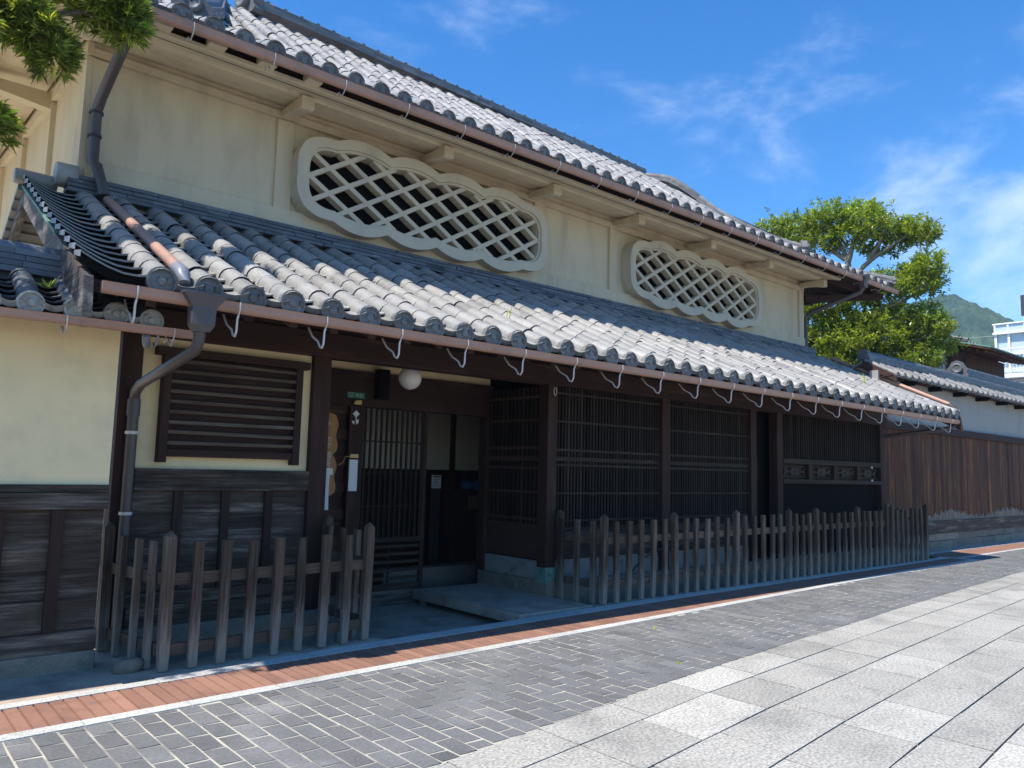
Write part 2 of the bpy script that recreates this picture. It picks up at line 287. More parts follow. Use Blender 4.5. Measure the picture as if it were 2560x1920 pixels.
g = MB(); g.face([(-900, -900, -0.25), (1500, -900, -0.25), (1500, 900, -0.25), (-900, 900, -0.25)])
struct(g.build('ground', M_grnd))
g = MB(); g.face([(-60, -40, -0.014), (140, -40, -0.014), (140, 4.0, -0.014), (-60, 1.0, -0.014)]); struct(g.build('street_bed', M_grnd)); g = MB(); xs_ = [-12 + i for i in range(60)]; g.grid([[(x, pave(x) + .004, -.0035) for x in xs_], [(x, kerb(x) + .02, -.0035) for x in xs_]], .5, False)
struct(g.build('joint_sand', M_mort))
# granite slabs
g = MB(); rr = random.Random(3); d = 0.0; row = 0
while d < 11.5:
    dep = 0.335 if row == 0 else rr.choice((0.34, 0.36, 0.42, 0.45))
    x = -9.0 + rr.uniform(0, 0.7) if row else -9.17
    while x < 46:
        ln = 0.73 if row == 0 else rr.choice((0.62, 0.73, 0.73, 0.85))
        a, b, gp = x + 0.0075, x + ln - 0.0075, 0.0055
        t = 0.46 + rr.gauss(0, 0.10); t = 0.92 if rr.random() < 0.06 else t
        z = rr.uniform(-0.0015, 0.0015); tl = rr.uniform(-0.0012, 0.0012)
        p4 = [(a, pave(a) - d - dep + gp), (b, pave(b) - d - dep + gp), (b, pave(b) - d - gp), (a, pave(a) - d - gp)]
        cz = [z - tl, z + tl, z + tl, z - tl]
        g.hexa([(px, py, -0.03) for px, py in p4] + [(px, py, q) for (px, py), q in zip(p4, cz)], t)
        x += ln
    d += dep; row += 1
struct(g.build('granite_paving', M_slab))
# dark setts in courses across the street edge
g = MB(); rr = random.Random(5); x = -7.0; k = 0
while x < 40:
    xm = x + 0.065; lo, hi = pave(xm) + 0.012, kerb(xm) - 0.008
    y = lo - (0.125 if k % 2 else 0.0) - rr.uniform(0, 0.02)
    while y < hi:
        a, b = max(y + 0.0075, lo), min(y + 0.2425, hi)
        if b - a > 0.03:
            gx = rr.uniform(0.0035, 0.006); j = lambda: rr.uniform(-0.003, 0.003); zz = rr.uniform(-0.0015, 0.0015); tz = rr.uniform(-0.002, 0.002); t = 0.5 + rr.gauss(0, 0.16)
            q = [(x + gx + j(), a + j()), (x + 0.13 - gx + j(), a + j()), (x + 0.13 - gx + j(), b + j()), (x + gx + j(), b + j())]
            cx, cy = x + 0.065, (a + b) / 2
            zt = [zz - tz, zz + tz, zz + tz, zz - tz]
            top = [(cx + (px - cx) * 0.95, cy + (py - cy) * 0.975, zt[i]) for i, (px, py) in enumerate(q)]
            g.hexa([(px, py, -0.012) for px, py in q] + top, t)
        y += 0.25
    x += 0.13; k += 1
struct(g.build('brick_paving', M_sett))
# kerbs and the red brown strip
g = MB(); rr = random.Random(6); x = -9.0
while x < 16.7:
    ln = 0.6; a, b = x + 0.003, min(x + ln - 0.003, 16.7); wd = 0.108
    g.hexa([(a, kerb(a), -0.1), (b, kerb(b), -0.1), (b, kerb(b) + wd, -0.1), (a, kerb(a) + wd, -0.1), (a, kerb(a), 0.004), (b, kerb(b), 0.004), (b, kerb(b) + wd, 0.004), (a, kerb(a) + wd, 0.004)], 0.5 + rr.gauss(0, .12)); x += ln
g.hexa([(16.58, 5.73, -0.1), (16.70, 5.73, -0.1), (16.70, 6.1, -0.1), (16.58, 6.1, -0.1), (16.58, 5.73, 0.004), (16.70, 5.73, 0.004), (16.70, 6.1, 0.004), (16.58, 6.1, 0.004)], 0.5)
x = 16.75
while x < 45:
    a, b = x + 0.003, x + 0.597
    g.hexa([(a, kerb(a), -0.1), (b, kerb(b), -0.1), (b, kerb(b) + .1, -0.1), (a, kerb(a) + .1, -0.1), (a, kerb(a), 0.004), (b, kerb(b), 0.004), (b, kerb(b) + .1, 0.004), (a, kerb(a) + .1, 0.004)], 0.5 + rr.gauss(0, .12)); x += 0.6
struct(g.build('outer_kerb', M_curb))
g = MB(); x = -9.0
while x < 16.55:
    a, b = x + 0.003, min(x + 0.597, 16.55); w0 = lerp(0.10, 0.17, min(1, max(0, (x - 0.8) / 2.5)))
    g.hexa([(a, inner(a), -0.2), (b, inner(b), -0.2), (b, inner(b) + w0, -0.2), (a, inner(a) + w0, -0.2), (a, inner(a), 0.003), (b, inner(b), 0.003), (b, inner(b) + w0, 0.003), (a, inner(a) + w0, 0.003)], 0.5 + rr.gauss(0, .12)); x += 0.6
x = 16.72
while x < 45:
    a, b, yy = x + 0.003, x + 0.597, 6.62
    g.box(a, b, yy, yy + .1, -0.1, 0.003, 0.5 + rr.gauss(0, .1)); x += 0.6
struct(g.build('inner_kerb', M_curb))
g = MB(); x = -9.0
while x < 44:
    if x < 16.5: y0, y1 = kerb(x) + 0.112, inner(x) - 0.004
    elif x < 16.72: x += 0.081; continue
    else: y0, y1 = kerb(x) + 0.104, 6.616
    t = 0.5 + rr.gauss(0, .16)
    g.hexa([(x + .003, y0, -.02), (x + .078, y0, -.02), (x + .078, y1, -.02), (x + .003, y1, -.02), (x + .007, y0, 0), (x + .074, y0, 0), (x + .074, y1, 0), (x + .007, y1, 0)], t); x += 0.081
struct(g.build('red_brick_strip', M_bbrk))
g = MB()
g.face([(-12, 4.9, -0.006), (1.6, 5.7, -0.006), (1.6, 6.6, -0.006), (-12, 6.6, -0.006)])
g.box(1.6, 3.75, 5.86, 6.16, -0.2, -0.006); g.box(1.6, 1.88, 6.16, 7.1, -0.2, -0.007); g.box(6.62, 16.6, 6.12, 6.24, -0.2, -0.006)
g.face([(16.6, 6.0, -0.008), (45, 6.0, -0.008), (45, 7.2, -0.008), (16.6, 7.2, -0.008)])
struct(g.build('pavement', M_conc))
g = MB(); g.face([(-14, 6.62, -0.02), (1.5, 6.62, -0.02), (1.5, 22, -0.02), (-14, 22, -0.02)]); struct(g.build('bounce_ground', M_bounce))  # unseen pale ground, added to bounce sun onto the side wall and soffit
g = MB(); g.box(1.88, 16.6, 6.0, 8.4, -0.24, -0.165)
struct(g.build('sunken_floor', M_conc))

# ------------------------------------------------------------------ tiled roofs
def slope_fn(prof):
    ls = [0.0]
    for a, b in zip(prof, prof[1:]): ls.append(ls[-1] + math.hypot(b[0] - a[0], b[1] - a[1]))
    def f(s):
        i = 0
        while i < len(ls) - 2 and s > ls[i + 1]: i += 1
        t = (s - ls[i]) / (ls[i + 1] - ls[i]); a, b = prof[i], prof[i + 1]
        dy, dz = (b[0] - a[0]), (b[1] - a[1]); ln = math.hypot(dy, dz)
        return a[0] + dy * t, a[1] + dz * t, -dz / ln, dy / ln        # y, z, normal y, normal z
    return f, ls[-1]
def tile_roof(mb, x0, x1, n, prof, r=0.09, seg=0.27, pan=0.21, ymax=None, rnd=None, disc=True, xw=None, sides=8, lift=0.0):
    """round cover tiles over stepped pan tiles; columns run along y from the eave up"""
    rnd = rnd or random.Random(1); f, Ltot = slope_fn(prof); pitch = (x1 - x0) / (n - 1); xw = xw or (lambda x, y: x)
    def P(x, s, h):
        y, z, ny, nz_ = f(s); return (x, y + ny * h, z + nz_ * h)
    for i in range(n):
        xc = x0 + i * pitch; top = Ltot
        if ymax:
            ym = ymax(xc); s = 0.0
            while s < Ltot and f(s)[0] < ym: s += 0.05
            top = s
        if top < 0.15: continue
        s = -0.02; first = True; sag = rnd.gauss(0, 0.006); dx = rnd.gauss(0, 0.006)
        while s < top - 0.02:
            e = min(s + seg, top); jr = r * (1 + rnd.gauss(0, 0.02)); t = 0.5 + rnd.gauss(0, 0.16); t = min(1.0, max(0, t)); dx2 = dx + rnd.gauss(0, 0.004); dz = sag + rnd.gauss(0, 0.003) + lift
            rows = []
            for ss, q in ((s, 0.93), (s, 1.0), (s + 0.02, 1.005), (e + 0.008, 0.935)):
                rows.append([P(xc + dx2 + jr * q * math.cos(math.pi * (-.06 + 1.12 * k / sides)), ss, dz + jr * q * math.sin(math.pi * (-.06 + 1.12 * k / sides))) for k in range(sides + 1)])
            mb.grid(rows[:2], 0.0, False, False, 1); mb.grid(rows[1:], t, True)  # dark front ring: mortar and seam shadow put into the colour
            if first and disc:                         # round end disc with a rim and a boss
                y, z, ny, nz_ = f(s); cx, cy, cz = xc + dx2, y - 0.012, z + dz - 0.004; nn = 18; R0 = r * 1.13
                prof_d = [(R0, 0.05), (R0, -0.012), (R0 * .84, -0.014), (R0 * .80, -0.004), (R0 * .34, -0.004), (R0 * .30, -0.016), (R0 * .05, -0.018)]
                rows = [[(cx + q * math.cos(2 * math.pi * k / nn), cy + o, cz + q * math.sin(2 * math.pi * k / nn)) for k in range(nn)] for q, o in prof_d]
                mb.grid(rows, t, False, True, 1); mb.face(rows[-1][::-1], t, mi=1)
            first = False; s = e
        if i < n - 1:                                   # pans between this and the next column
            s = -0.045; k2 = 0; xl, xr = xc + r * 0.45, xc + pitch - r * 0.45
            topp = top
            while s < topp - 0.02:
                e = min(s + pan, topp); t = 0.5 + rnd.gauss(0, 0.2); hi = 0.040 + rnd.gauss(0, .003) + lift; lo = 0.000 + lift; th = 0.040
                ns = 5; arc = lambda u: -0.040 * (1 - (2 * u - 1) ** 2)
                xs_ = [lerp(xl, xr, u / ns) for u in range(ns + 1)]
                a = [P(xx, s, hi + arc(u / ns)) for u, xx in enumerate(xs_)]; b = [P(xx, e + 0.02, lo + arc(u / ns)) for u, xx in enumerate(xs_)]
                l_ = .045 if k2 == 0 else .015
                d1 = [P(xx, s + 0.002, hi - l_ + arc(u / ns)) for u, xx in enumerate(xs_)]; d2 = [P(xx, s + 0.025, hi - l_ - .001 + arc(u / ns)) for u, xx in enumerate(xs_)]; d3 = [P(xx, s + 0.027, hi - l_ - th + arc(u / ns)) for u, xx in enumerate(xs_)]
                mb.grid([d1, a], t * (0.5 if k2 else .3), False, False, 0 if k2 else 1); mb.grid([d3, d2, d1], 0.0, False, False, 2); mb.grid([a, b], t, True); s = e; k2 += 1  # front lips darker, strip below black: gap shade put into the colour
    return mb
def ridge(mb, pts, w0, layers, lh, cap_r, rnd, seg=0.28, knob=True):
    """stack of flat tiles with a row of round cap tiles along a path"""
    pts = [Vector(p) for p in pts]; ls = [0.0]
    for a, b in zip(pts, pts[1:]): ls.append(ls[-1] + (b - a).length)
    def at(s):
        i = 0
        while i < len(ls) - 2 and s > ls[i + 1]: i += 1
        return pts[i].lerp(pts[i + 1], (s - ls[i]) / (ls[i + 1] - ls[i]))
    for k in range(layers):
        s = -rnd.uniform(0, seg); wd = w0 * (1 - 0.07 * k)
        while s < ls[-1]:
            a, b = max(s, 0) + .002, min(s + seg, ls[-1]) - .002
            if b > a:
                up = Vector((0, 0, lh * (k + .5))); mb.beam(at(a) + up, at(b) + up, wd + rnd.uniform(-.008, .008), lh * 0.86, tint=0.5 + rnd.gauss(0, .2))
            s += seg
    s = 0.0
    while s < ls[-1] - 0.02:
        a, b = at(s) + Vector((0, 0, lh * layers)), at(min(s + seg, ls[-1])) + Vector((0, 0, lh * layers)); d = (b - a).normalized(); sd_ = d.cross(Vector((0, 0, 1))).normalized(); up = sd_.cross(d)
        rows = [[p + sd_ * (cap_r * q * math.cos(math.pi * j / 8)) + up * (cap_r * q * math.sin(math.pi * j / 8)) for j in range(9)] for p, q in ((a, 1.0), (a.lerp(b, .1), 1.05), (b + d * .01, 0.93))]
        t = 0.5 + rnd.gauss(0, .2); mb.grid(rows, t, True)
        if knob:
            c = a + up * cap_r * .95; mb.beam(c - d * .03, c + d * .03, .06, .05, tint=0.3)
        s += seg
def onigawara(mb, c, dirv, sz, tint=0.25):
    """ridge end tile: a thick stepped shield with a round boss"""
    d = Vector(dirv).normalized(); sd_ = d.cross(Vector((0, 0, 1))).normalized(); c = Vector(c)
    ol = [(-.5, 0), (-.62, .1), (-.52, .3), (-.60, .5), (-.42, .72), (-.30, .95), (0, 1.08), (.30, .95), (.42, .72), (.60, .5), (.52, .3), (.62, .1), (.5, 0)]
    pts = [c + sd_ * (a * sz) + Vector((0, 0, b * sz)) for a, b in ol]
    f1 = [p + d * .10 * sz for p in pts]; b1 = [p - d * .25 * sz for p in pts]
    mb.face(f1, tint); mb.face(b1[::-1], tint); mb.grid([f1 + [f1[0]], b1 + [b1[0]]], tint, False)
    cc = c + Vector((0, 0, sz * .55))
    rows = [[cc + d * (o * sz) + sd_ * (q * sz * math.cos(2 * math.pi * k / 14)) + Vector((0, 0, q * sz * math.sin(2 * math.pi * k / 14))) for k in range(14)] for q, o in ((.33, .08), (.33, .24), (.24, .27), (.20, .22), (.03, .24))]
    mb.grid(rows, tint + .1, True, True)

# ------------------------------------------------------------------ the merchant house
house = thing('merchant_house', (8.6, 8.3, 0), 'long tiled house with cream plaster upper storey over a dark latticed ground floor', 'house')
YW, YB, YU = 7.05, 8.30, 8.50          # street wall, entrance back wall, upper wall
XL, XR = 1.72, 15.76
ZB = lambda y: 2.72 + 0.475 * (y - 5.65)  # bed of the lower roof

# lower roof
lr = MB(); rr = random.Random(21)
prof = [(5.72, ZB(5.72)), (6.6, ZB(6.6) - .012), (7.5, ZB(7.5) - .012), (8.44, ZB(8.44))]
tile_roof(lr, 1.61, 16.0, 44, prof, r=0.092, rnd=rr)
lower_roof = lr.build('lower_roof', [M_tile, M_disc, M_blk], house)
vb = MB(); vr = MB(); f_, Lt = slope_fn(prof); s = -0.04
while s < Lt - .05:                        # verge pans, thick stepped ends seen from the side
    y, z, ny, nz_ = f_(s); y2, z2, _, _ = f_(s + .21); t = .5 + rr.gauss(0, .2)
    for vm_, xs_, zz, eg_ in ((vb, (1.10, 1.18, 1.27, 1.37, 1.47, 1.57), (.085, .045, .008, -.018, -.02, 0), 0), (vr, (16.03, 16.06, 16.09, 16.12, 16.15, 16.18), (-.01, -.01, 0, .015, .03, .05), 5)):
        a = [(xx, y, z + .05 + q) for xx, q in zip(xs_, zz)]; b = [(xx, y2 + .02, z2 + .002 + q) for xx, q in zip(xs_, zz)]
        lo = [(p[0], p[1] + .004, p[2] - .046) for p in a]; lob = [(p[0], p[1], p[2] - .035) for p in b]
        m1 = [(p[0], p[1] + .001, p[2] - .014) for p in a]; m2 = [(p[0], p[1] + .03, p[2] - .010) for p in m1]; m3 = [(p[0], p[1], p[2] - .05) for p in m2]
        vm_.grid([a, b], t); vm_.grid([m1, a], .45, False); vm_.grid([m3, m2, m1], 0, False, False, 1); vm_.face([a[eg_], b[eg_], lob[eg_], lo[eg_]], 0.65)  # black strip under each step is gap shade put into the colour
    s += .21
vb_mat = M_tile
vr.build('verge_tiles', [M_tild, M_blk], lower_roof)
# back slope of the little gable past the house corner
for k in range(9):
    y = 8.56 + k * .14; z = ZB(8.44) + .02 - .07 * k
    vb.hexa([(1.08, y, z - .03), (1.58, y, z - .03), (1.58, y + .16, z - .085), (1.08, y + .16, z - .085), (1.08, y, z + .03), (1.58, y, z + .03), (1.58, y + .16, z - .04), (1.08, y + .16, z - .04)], .4 + rr.gauss(0, .2))
vb.build('verge_tiles', [M_tilm, M_blk], lower_roof)
cp = MB(); cp.lathe((1.04, 8.56, ZB(8.5) + .09), [(.07, 0), (.075, .02), (.07, .36)], 'x', 16, .4); cp.lathe((1.36, 8.47, ZB(8.5) + .17), [(.115, 0), (.12, .02), (.12, .18), (.1, .19)], 'x', 18, .9)
cp.build('verge_end_tile', M_tile, lower_roof)
fl = MB(); rr2 = random.Random(8)
for k in range(4):
    x = 1.45; z0 = 4.075 + k * .046
    while x < 15.75:
        e = min(x + rr2.uniform(.22, .30), 15.75); fl.box(x + .002, e - .002, 8.335 + .012 * k + rr2.uniform(-.010, .010), 8.52, z0, z0 + .036, .5 + rr2.gauss(0, .25)); x = e
fl.build('flashing_tiles', M_tild, lower_roof)
for xx in (16.10, 1.155):                   # barge boards at both verges
    bb = MB(); bb.hexa([(xx - .03, 5.62, 2.42), (xx + .03, 5.62, 2.42), (xx + .03, 8.56, 3.90), (xx - .03, 8.56, 3.90), (xx - .03, 5.66, 2.70), (xx + .03, 5.66, 2.70), (xx + .03, 8.56, 4.07), (xx - .03, 8.56, 4.07)])
    if xx > 2: bb.build('barge_board', M_wdy, lower_roof)
bb.hexa([(1.125, 8.57, 3.90), (1.185, 8.57, 3.90), (1.185, 9.8, 3.29), (1.125, 9.8, 3.29), (1.125, 8.57, 4.05), (1.185, 8.57, 4.05), (1.185, 9.8, 3.44), (1.125, 9.8, 3.44)])
bb.build('barge_board', M_wby, lower_roof)
vg = MB()
vg.hexa([(1.112, 6.75, 3.218), (1.19, 6.75, 3.218), (1.19, 8.56, 4.062), (1.112, 8.56, 4.062), (1.112, 6.75, 3.243), (1.19, 6.75, 3.243), (1.19, 8.56, 4.087), (1.112, 8.56, 4.087)])
vg.hexa([(1.10, 8.57, 4.05), (1.19, 8.57, 4.05), (1.19, 9.8, 3.44), (1.10, 9.8, 3.44), (1.10, 8.57, 4.09), (1.19, 8.57, 4.09), (1.19, 9.8, 3.48), (1.10, 9.8, 3.48)])
vg.build('verge_flashing', M_verd, lower_roof)
sf = MB()                                   # boarded underside
sf.hexa([(1.19, 5.74, 2.635), (16.08, 5.74, 2.635), (16.08, 8.5, 3.93), (1.19, 8.5, 3.93), (1.19, 5.74, 2.665), (16.08, 5.74, 2.665), (16.08, 8.5, 3.96), (1.19, 8.5, 3.96)])
sf.box(1.19, 16.08, 5.735, 5.755, 2.62, 2.70)
sf.build('eave_boarding', M_wdx, lower_roof)
rr = random.Random(4)
for i in range(40):
    x = 1.62 + i * 0.366; r1 = MB(); c = rr.uniform(-.01, .01)
    r1.hexa([(x - .035, 5.92, 2.60), (x + .035, 5.92, 2.60), (x + .035, 7.1, 3.155), (x - .035, 7.1, 3.155), (x - .035, 5.90, 2.70), (x + .035, 5.90, 2.70), (x + .035, 7.1, 3.255), (x - .035, 7.1, 3.255)], .5 + rr.gauss(0, .3))
    r1.build('rafter', M_wdy, house)
GZ = lambda x: 2.605 - 0.0035 * (x - 1.3)  # gutter falls gently to the right
def gutter(name, mt, x0, x1, y, zf, rad_, parent, hooks, hookdrop, hy):
    gt = MB(); n = 12
    xs_ = [x0 + (x1 - x0) * i / n for i in range(n + 1)]
    ang = [math.pi * (1.0 + j / 8) for j in range(9)]
    o = [[(x, y + rad_ * math.cos(a), zf(x) + rad_ + rad_ * math.sin(a) * 1.0 + 0.0) for a in ang] for x in xs_]
    i_ = [[(x, y + (rad_ - .004) * math.cos(a), zf(x) + rad_ + (rad_ - .004) * math.sin(a)) for a in ang] for x in xs_]
    top = [[(x, y - rad_, zf(x) + rad_), (x, y - rad_, zf(x) + rad_ * 1.75), (x, y - rad_ - .006, zf(x) + rad_ * 1.8), (x, y - rad_ + .004, zf(x) + rad_ * 1.82)] for x in xs_]
    bk = [[(x, y + rad_, zf(x) + rad_), (x, y + rad_, zf(x) + rad_ * 1.8)] for x in xs_]
    gt.grid(o); gt.grid(i_); gt.grid(top); gt.grid(bk)
    for x in (x0, x1): gt.face([(x, y + rad_ * math.cos(a), zf(x) + rad_ + rad_ * math.sin(a)) for a in ang] + [(x, y + rad_, zf(x) + rad_ * 1.8), (x, y - rad_, zf(x) + rad_ * 1.8)])
    x = x0 + .9
    while x < x1:                                     # joint sleeves
        sl = [[(xx, y + (rad_ + .004) * math.cos(a), zf(xx) + rad_ + (rad_ + .004) * math.sin(a)) for a in ang] for xx in (x, x + .05)]
        gt.grid(sl, .3); x += 1.82
    go = gt.build(name, mt, parent)
    for x in hooks:
        h = MB(); z = zf(x); f0 = y - rad_ - .006
        h.tube([(x, f0, z + rad_ * 1.8), (x, f0 - .004, z + rad_ * .7), (x + .004, y - .012, z - .012)], .0055 if hookdrop > .1 else .0048, 6)
        h.tube([(x + .004, y - .012, z - .012), (x, y - .005, z - .04), (x, y, z - hookdrop + .02), (x, y + .025, z - hookdrop - .012), (x, y + .06, z - hookdrop), (x, y + .10, z - hookdrop + .05), (x, y + .2, z - hookdrop * .35), (x, hy, z + .03)], .0085 if hookdrop > .1 else .006, 6)
        h.build('gutter_hook', M_hook, go)
    return go
gutter('lower_gutter', M_copp, 1.24, 16.12, 5.70, GZ, .044, house, [1.46 + .712 * i for i in range(21)], .155, 5.98)

# rain head and downpipes
rh = MB(); cx, cy = 1.90, 5.66
secs = [(.155, .075, 2.70), (.155, .075, 2.685), (.135, .07, 2.665), (.125, .065, 2.65), (.105, .06, 2.625), (.085, .055, 2.60), (.080, .052, 2.47), (.062, .045, 2.44), (.05, .04, 2.42)]
rows = [[(cx + sx * a, cy + sy * b, z) for sx, sy in ((-1, -1), (-.45, -1.25), (.45, -1.25), (1, -1), (1, 1), (-1, 1))] for a, b, z in secs]
rh.grid(rows, .5, False, True); rh.face(rows[0])
head = rh.build('rain_head', M_pipe, house)
dp = MB(); dp.tube([(1.90, 5.67, 2.44), (1.90, 5.69, 2.36), (1.90, 5.75, 2.30), (1.835, 6.80, 2.12), (1.83, 6.93, 2.06), (1.83, 6.945, 1.95), (1.83, 6.945, 0.02)], .042, 14)
dp.tube([(1.83, 6.945, 2.0), (1.83, 6.945, 1.86)], .052, 14)
pipe_lo = dp.build('downpipe', M_pipe, house)
for z in (1.71, 1.05):
    c_ = MB(); c_.tube([(1.83, 6.945, z), (1.83, 6.945, z + .025)], .052, 14); c_.box(1.82, 1.84, 6.98, 7.06, z, z + .02); c_.build('pipe_clip', M_hook, pipe_lo)
dp = MB(); dp.tube([(1.665, 7.40, 5.46), (1.67, 7.44, 5.34), (1.655, 8.22, 5.03), (1.65, 8.35, 4.94), (1.65, 8.36, 4.80), (1.655, 8.36, 4.42), (1.68, 8.30, 4.36), (1.73, 8.25, 4.16), (1.75, 8.24, 4.06)], .052, 14)
up_ = dp.build('downpipe', M_pipe, house)
for z in (4.90, 4.66):
    c_ = MB(); c_.tube([(1.65, 8.36, z), (1.65, 8.36, z + .022)], .066, 14); c_.build('pipe_clip', M_dmet, up_)
rl = MB(); rl.tube([(1.785, y, ZB(y) + .075) for y in (8.22, 7.2, 6.3, 5.90)], .044, 12, .6); rl.build('roof_downpipe', M_copp, house)
e = MB(); e.tube([(1.785, 5.92, ZB(5.92) + .075), (1.785, 5.80, ZB(5.80) + .075), (1.785, 5.755, ZB(5.755) + .06), (1.785, 5.735, ZB(5.735) + .015)], [.048, .050, .048, .044], 12); e.build('pipe_elbow', M_pvc, house)
rl = MB(); rl.tube([(16.13, y, ZB(y) + .13) for y in (8.2, 7.2, 6.3, 5.86)], .04, 10, .6); rl.build('roof_downpipe', M_copp, house)
e = MB(); e.tube([(16.13, 5.88, ZB(5.88) + .13), (16.13, 5.76, ZB(5.76) + .12), (16.13, 5.72, ZB(5.72) + .04), (16.13, 5.70, 2.55), (16.0, 5.9, 2.47), (15.75, 6.95, 2.33)], .04, 10); e.build('pipe_elbow', M_pipe, house)

# upper roof: a concave slope, hipped at the right end
ZTAB = [(7.42, 5.72), (7.8, 5.89), (8.2, 6.10), (9.0, 6.56), (9.9, 7.13), (10.9, 7.92), (12.0, 8.74)]
ZU = lambda y: interp(ZTAB, y)
prof = ZTAB
HX0, HX1 = 14.2, 17.45
hipy = lambda x: 12.0 if x <= HX0 else 12.0 - (12.0 - 7.37) * (x - HX0) / (HX1 - HX0)
ur = MB(); rr = random.Random(31)
tile_roof(ur, -0.1, 17.45, 57, prof, r=0.092, rnd=rr, ymax=lambda x: hipy(x) - .05)
# hip slope facing right and the back slope (never tiled in detail from the street)
ur.face([(HX0, 12, ZU(12)), (HX1, 7.37, ZU(7.37)), (HX1 + .1, 16.6, ZU(7.37))]); ur.face([(-.2, 12, ZU(12)), (HX0, 12, ZU(12)), (HX1, 16.6, ZU(7.37)), (-.2, 16.6, ZU(7.37))])
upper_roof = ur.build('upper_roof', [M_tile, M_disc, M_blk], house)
rg = MB(); ridge(rg, [(4.45, 12.0, 8.84), (8.5, 12.0, 8.77), (12.5, 12.0, 8.70), (14.3, 12.0, 8.68)], .36, 3, .055, .085, rr, .30); onigawara(rg, (4.4, 12, 8.70), (-1, -.2, 0), .5)
rg.build('main_ridge', M_tilm, upper_roof)
HIP = [(14.2, 12, 8.55), (14.6, 11.4, 8.42), (14.88, 10.98, 8.06), (15.02, 10.77, 7.84), (15.23, 10.46, 7.52), (15.43, 10.15, 7.28), (15.70, 9.75, 7.00), (15.96, 9.36, 6.76), (16.27, 8.95, 6.58)]
def smooth(ps, n=3):
    o = []
    for i in range(len(ps) - 1):
        p0, p1, p2, p3 = [Vector(ps[min(max(k, 0), len(ps) - 1)]) for k in (i - 1, i, i + 1, i + 2)]
        for j in range(n):
            t = j / n; o.append(0.5 * ((2 * p1) + (p2 - p0) * t + (2 * p0 - 5 * p1 + 4 * p2 - p3) * t * t + (3 * p1 - p0 - 3 * p2 + p3) * t ** 3))
    return o + [Vector(ps[-1])]
hr_ = MB(); ridge(hr_, smooth(HIP), .32, 3, .045, .085, rr, .27, False); onigawara(hr_, (16.33, 8.87, 6.48), (.6, -.8, 0), .36)
ridge(hr_, smooth([(16.3, 8.92, 6.36), (16.7, 8.4, 6.14), (17.1, 7.85, 5.92), (17.4, 7.42, 5.79)]), .26, 2, .05, .085, rr, .25, True); onigawara(hr_, (17.42, 7.38, 5.76), (.6, -.8, 0), .2)
hr_.build('hip_ridge', M_tilm, upper_roof)
kr = MB(); ridge(kr, [(3.9, 11.9, 8.7), (3.3, 10.2, ZU(10.2) + .08), (2.5, 8.35, ZU(8.35) + .08)], .3, 3, .05, .09, rr, .28, False); onigawara(kr, (2.45, 8.28, ZU(8.3) + .02), (-.35, -.93, 0), .34)
kr.build('descending_ridge', M_tild, upper_roof)
gutter('upper_gutter', M_copp, 1.70, 17.5, 7.36, lambda x: 5.545 + .0015 * (x - 1.7), .048, house, [2.20 + .805 * i for i in range(19)], .045, 7.55)
rh = MB()
for cx, tt in ((1.66, .5), (15.9, .5)):
    cy = 7.35; secs = [(.13, .09, 5.70), (.13, .09, 5.66), (.10, .075, 5.62), (.075, .06, 5.58), (.07, .055, 5.46), (.05, .045, 5.43)]
    rows = [[(cx + sx * a, cy + sy * b, z) for sx, sy in ((-1, -1), (-.45, -1.2), (.45, -1.2), (1, -1), (1, 1), (-1, 1))] for a, b, z in secs]
    rh.grid(rows, .5, False, True); rh.face(rows[0])
rh.build('rain_head', M_pipe, house)
dp = MB(); dp.tube([(15.9, 7.36, 5.45), (15.9, 7.42, 5.36), (15.66, 8.40, 5.02), (15.62, 8.50, 4.92), (15.62, 8.50, 4.2)], .045, 12); dp.build('downpipe', M_pipe, house)

# upper storey walls
uw = MB(); uw.box(1.60, 15.46, YU, YU + .2, 3.9, 6.05); uw.box(1.60, 1.80, YU + .2, 16.0, 3.2, 6.4); uw.box(15.26, 15.46, YU + .2, 16.0, 3.2, 6.2)
uw.build('upper_wall', M_plu, house)
tr = MB()
tr.box(1.602, 15.47, 8.435, 8.50, 4.20, 4.44)
for x, w_ in ((1.602, .185), (3.56, .20), (7.62, .18), (9.30, .18), (15.30, .17)):
    tr.box(x, x + w_, 8.455, 8.50, 4.447, 5.51)
for y, w_ in ((8.455, .15), (10.25, .14), (12.2, .14), (14.2, .14)): tr.box(1.545, 1.60, y, y + w_, 3.3, 5.52 + .085 * (y - 8.5))
tr.hexa([(1.54, 8.44, 5.53), (1.60, 8.44, 5.53), (1.60, 15.5, 6.12), (1.54, 15.5, 6.12), (1.54, 8.44, 5.66), (1.60, 8.44, 5.66), (1.60, 15.5, 6.25), (1.54, 15.5, 6.25)])
tr.hexa([(1.602, 8.442, 5.53), (15.47, 8.442, 5.46), (15.47, 8.50, 5.46), (1.602, 8.50, 5.53), (1.602, 8.442, 5.61), (15.47, 8.442, 5.56), (15.47, 8.50, 5.56), (1.602, 8.50, 5.61)])
tr.build('wall_trim', M_plu, house)
es = MB()                                     # plastered eave: a profile run along the house
pf = [(8.50, 5.69), (8.40, 5.665), (8.16, 5.65), (8.15, 5.622), (7.98, 5.612), (7.97, 5.632), (7.93, 5.64), (7.64, 5.57), (7.62, 5.578), (7.62, 5.615), (7.76, 5.625), (7.76, 5.9), (8.5, 6.2)]
rows = [[(x, y, z) for y, z in pf] for x in (0.2, 1.585, 5, 9, 12, 15.47)]
es.grid(rows, .5, False); es.face(rows[-1]); es.face(rows[0][::-1])
es.build('plaster_eave', M_plu, house)
ls_ = MB()                                    # left overhang soffit with its own purlin
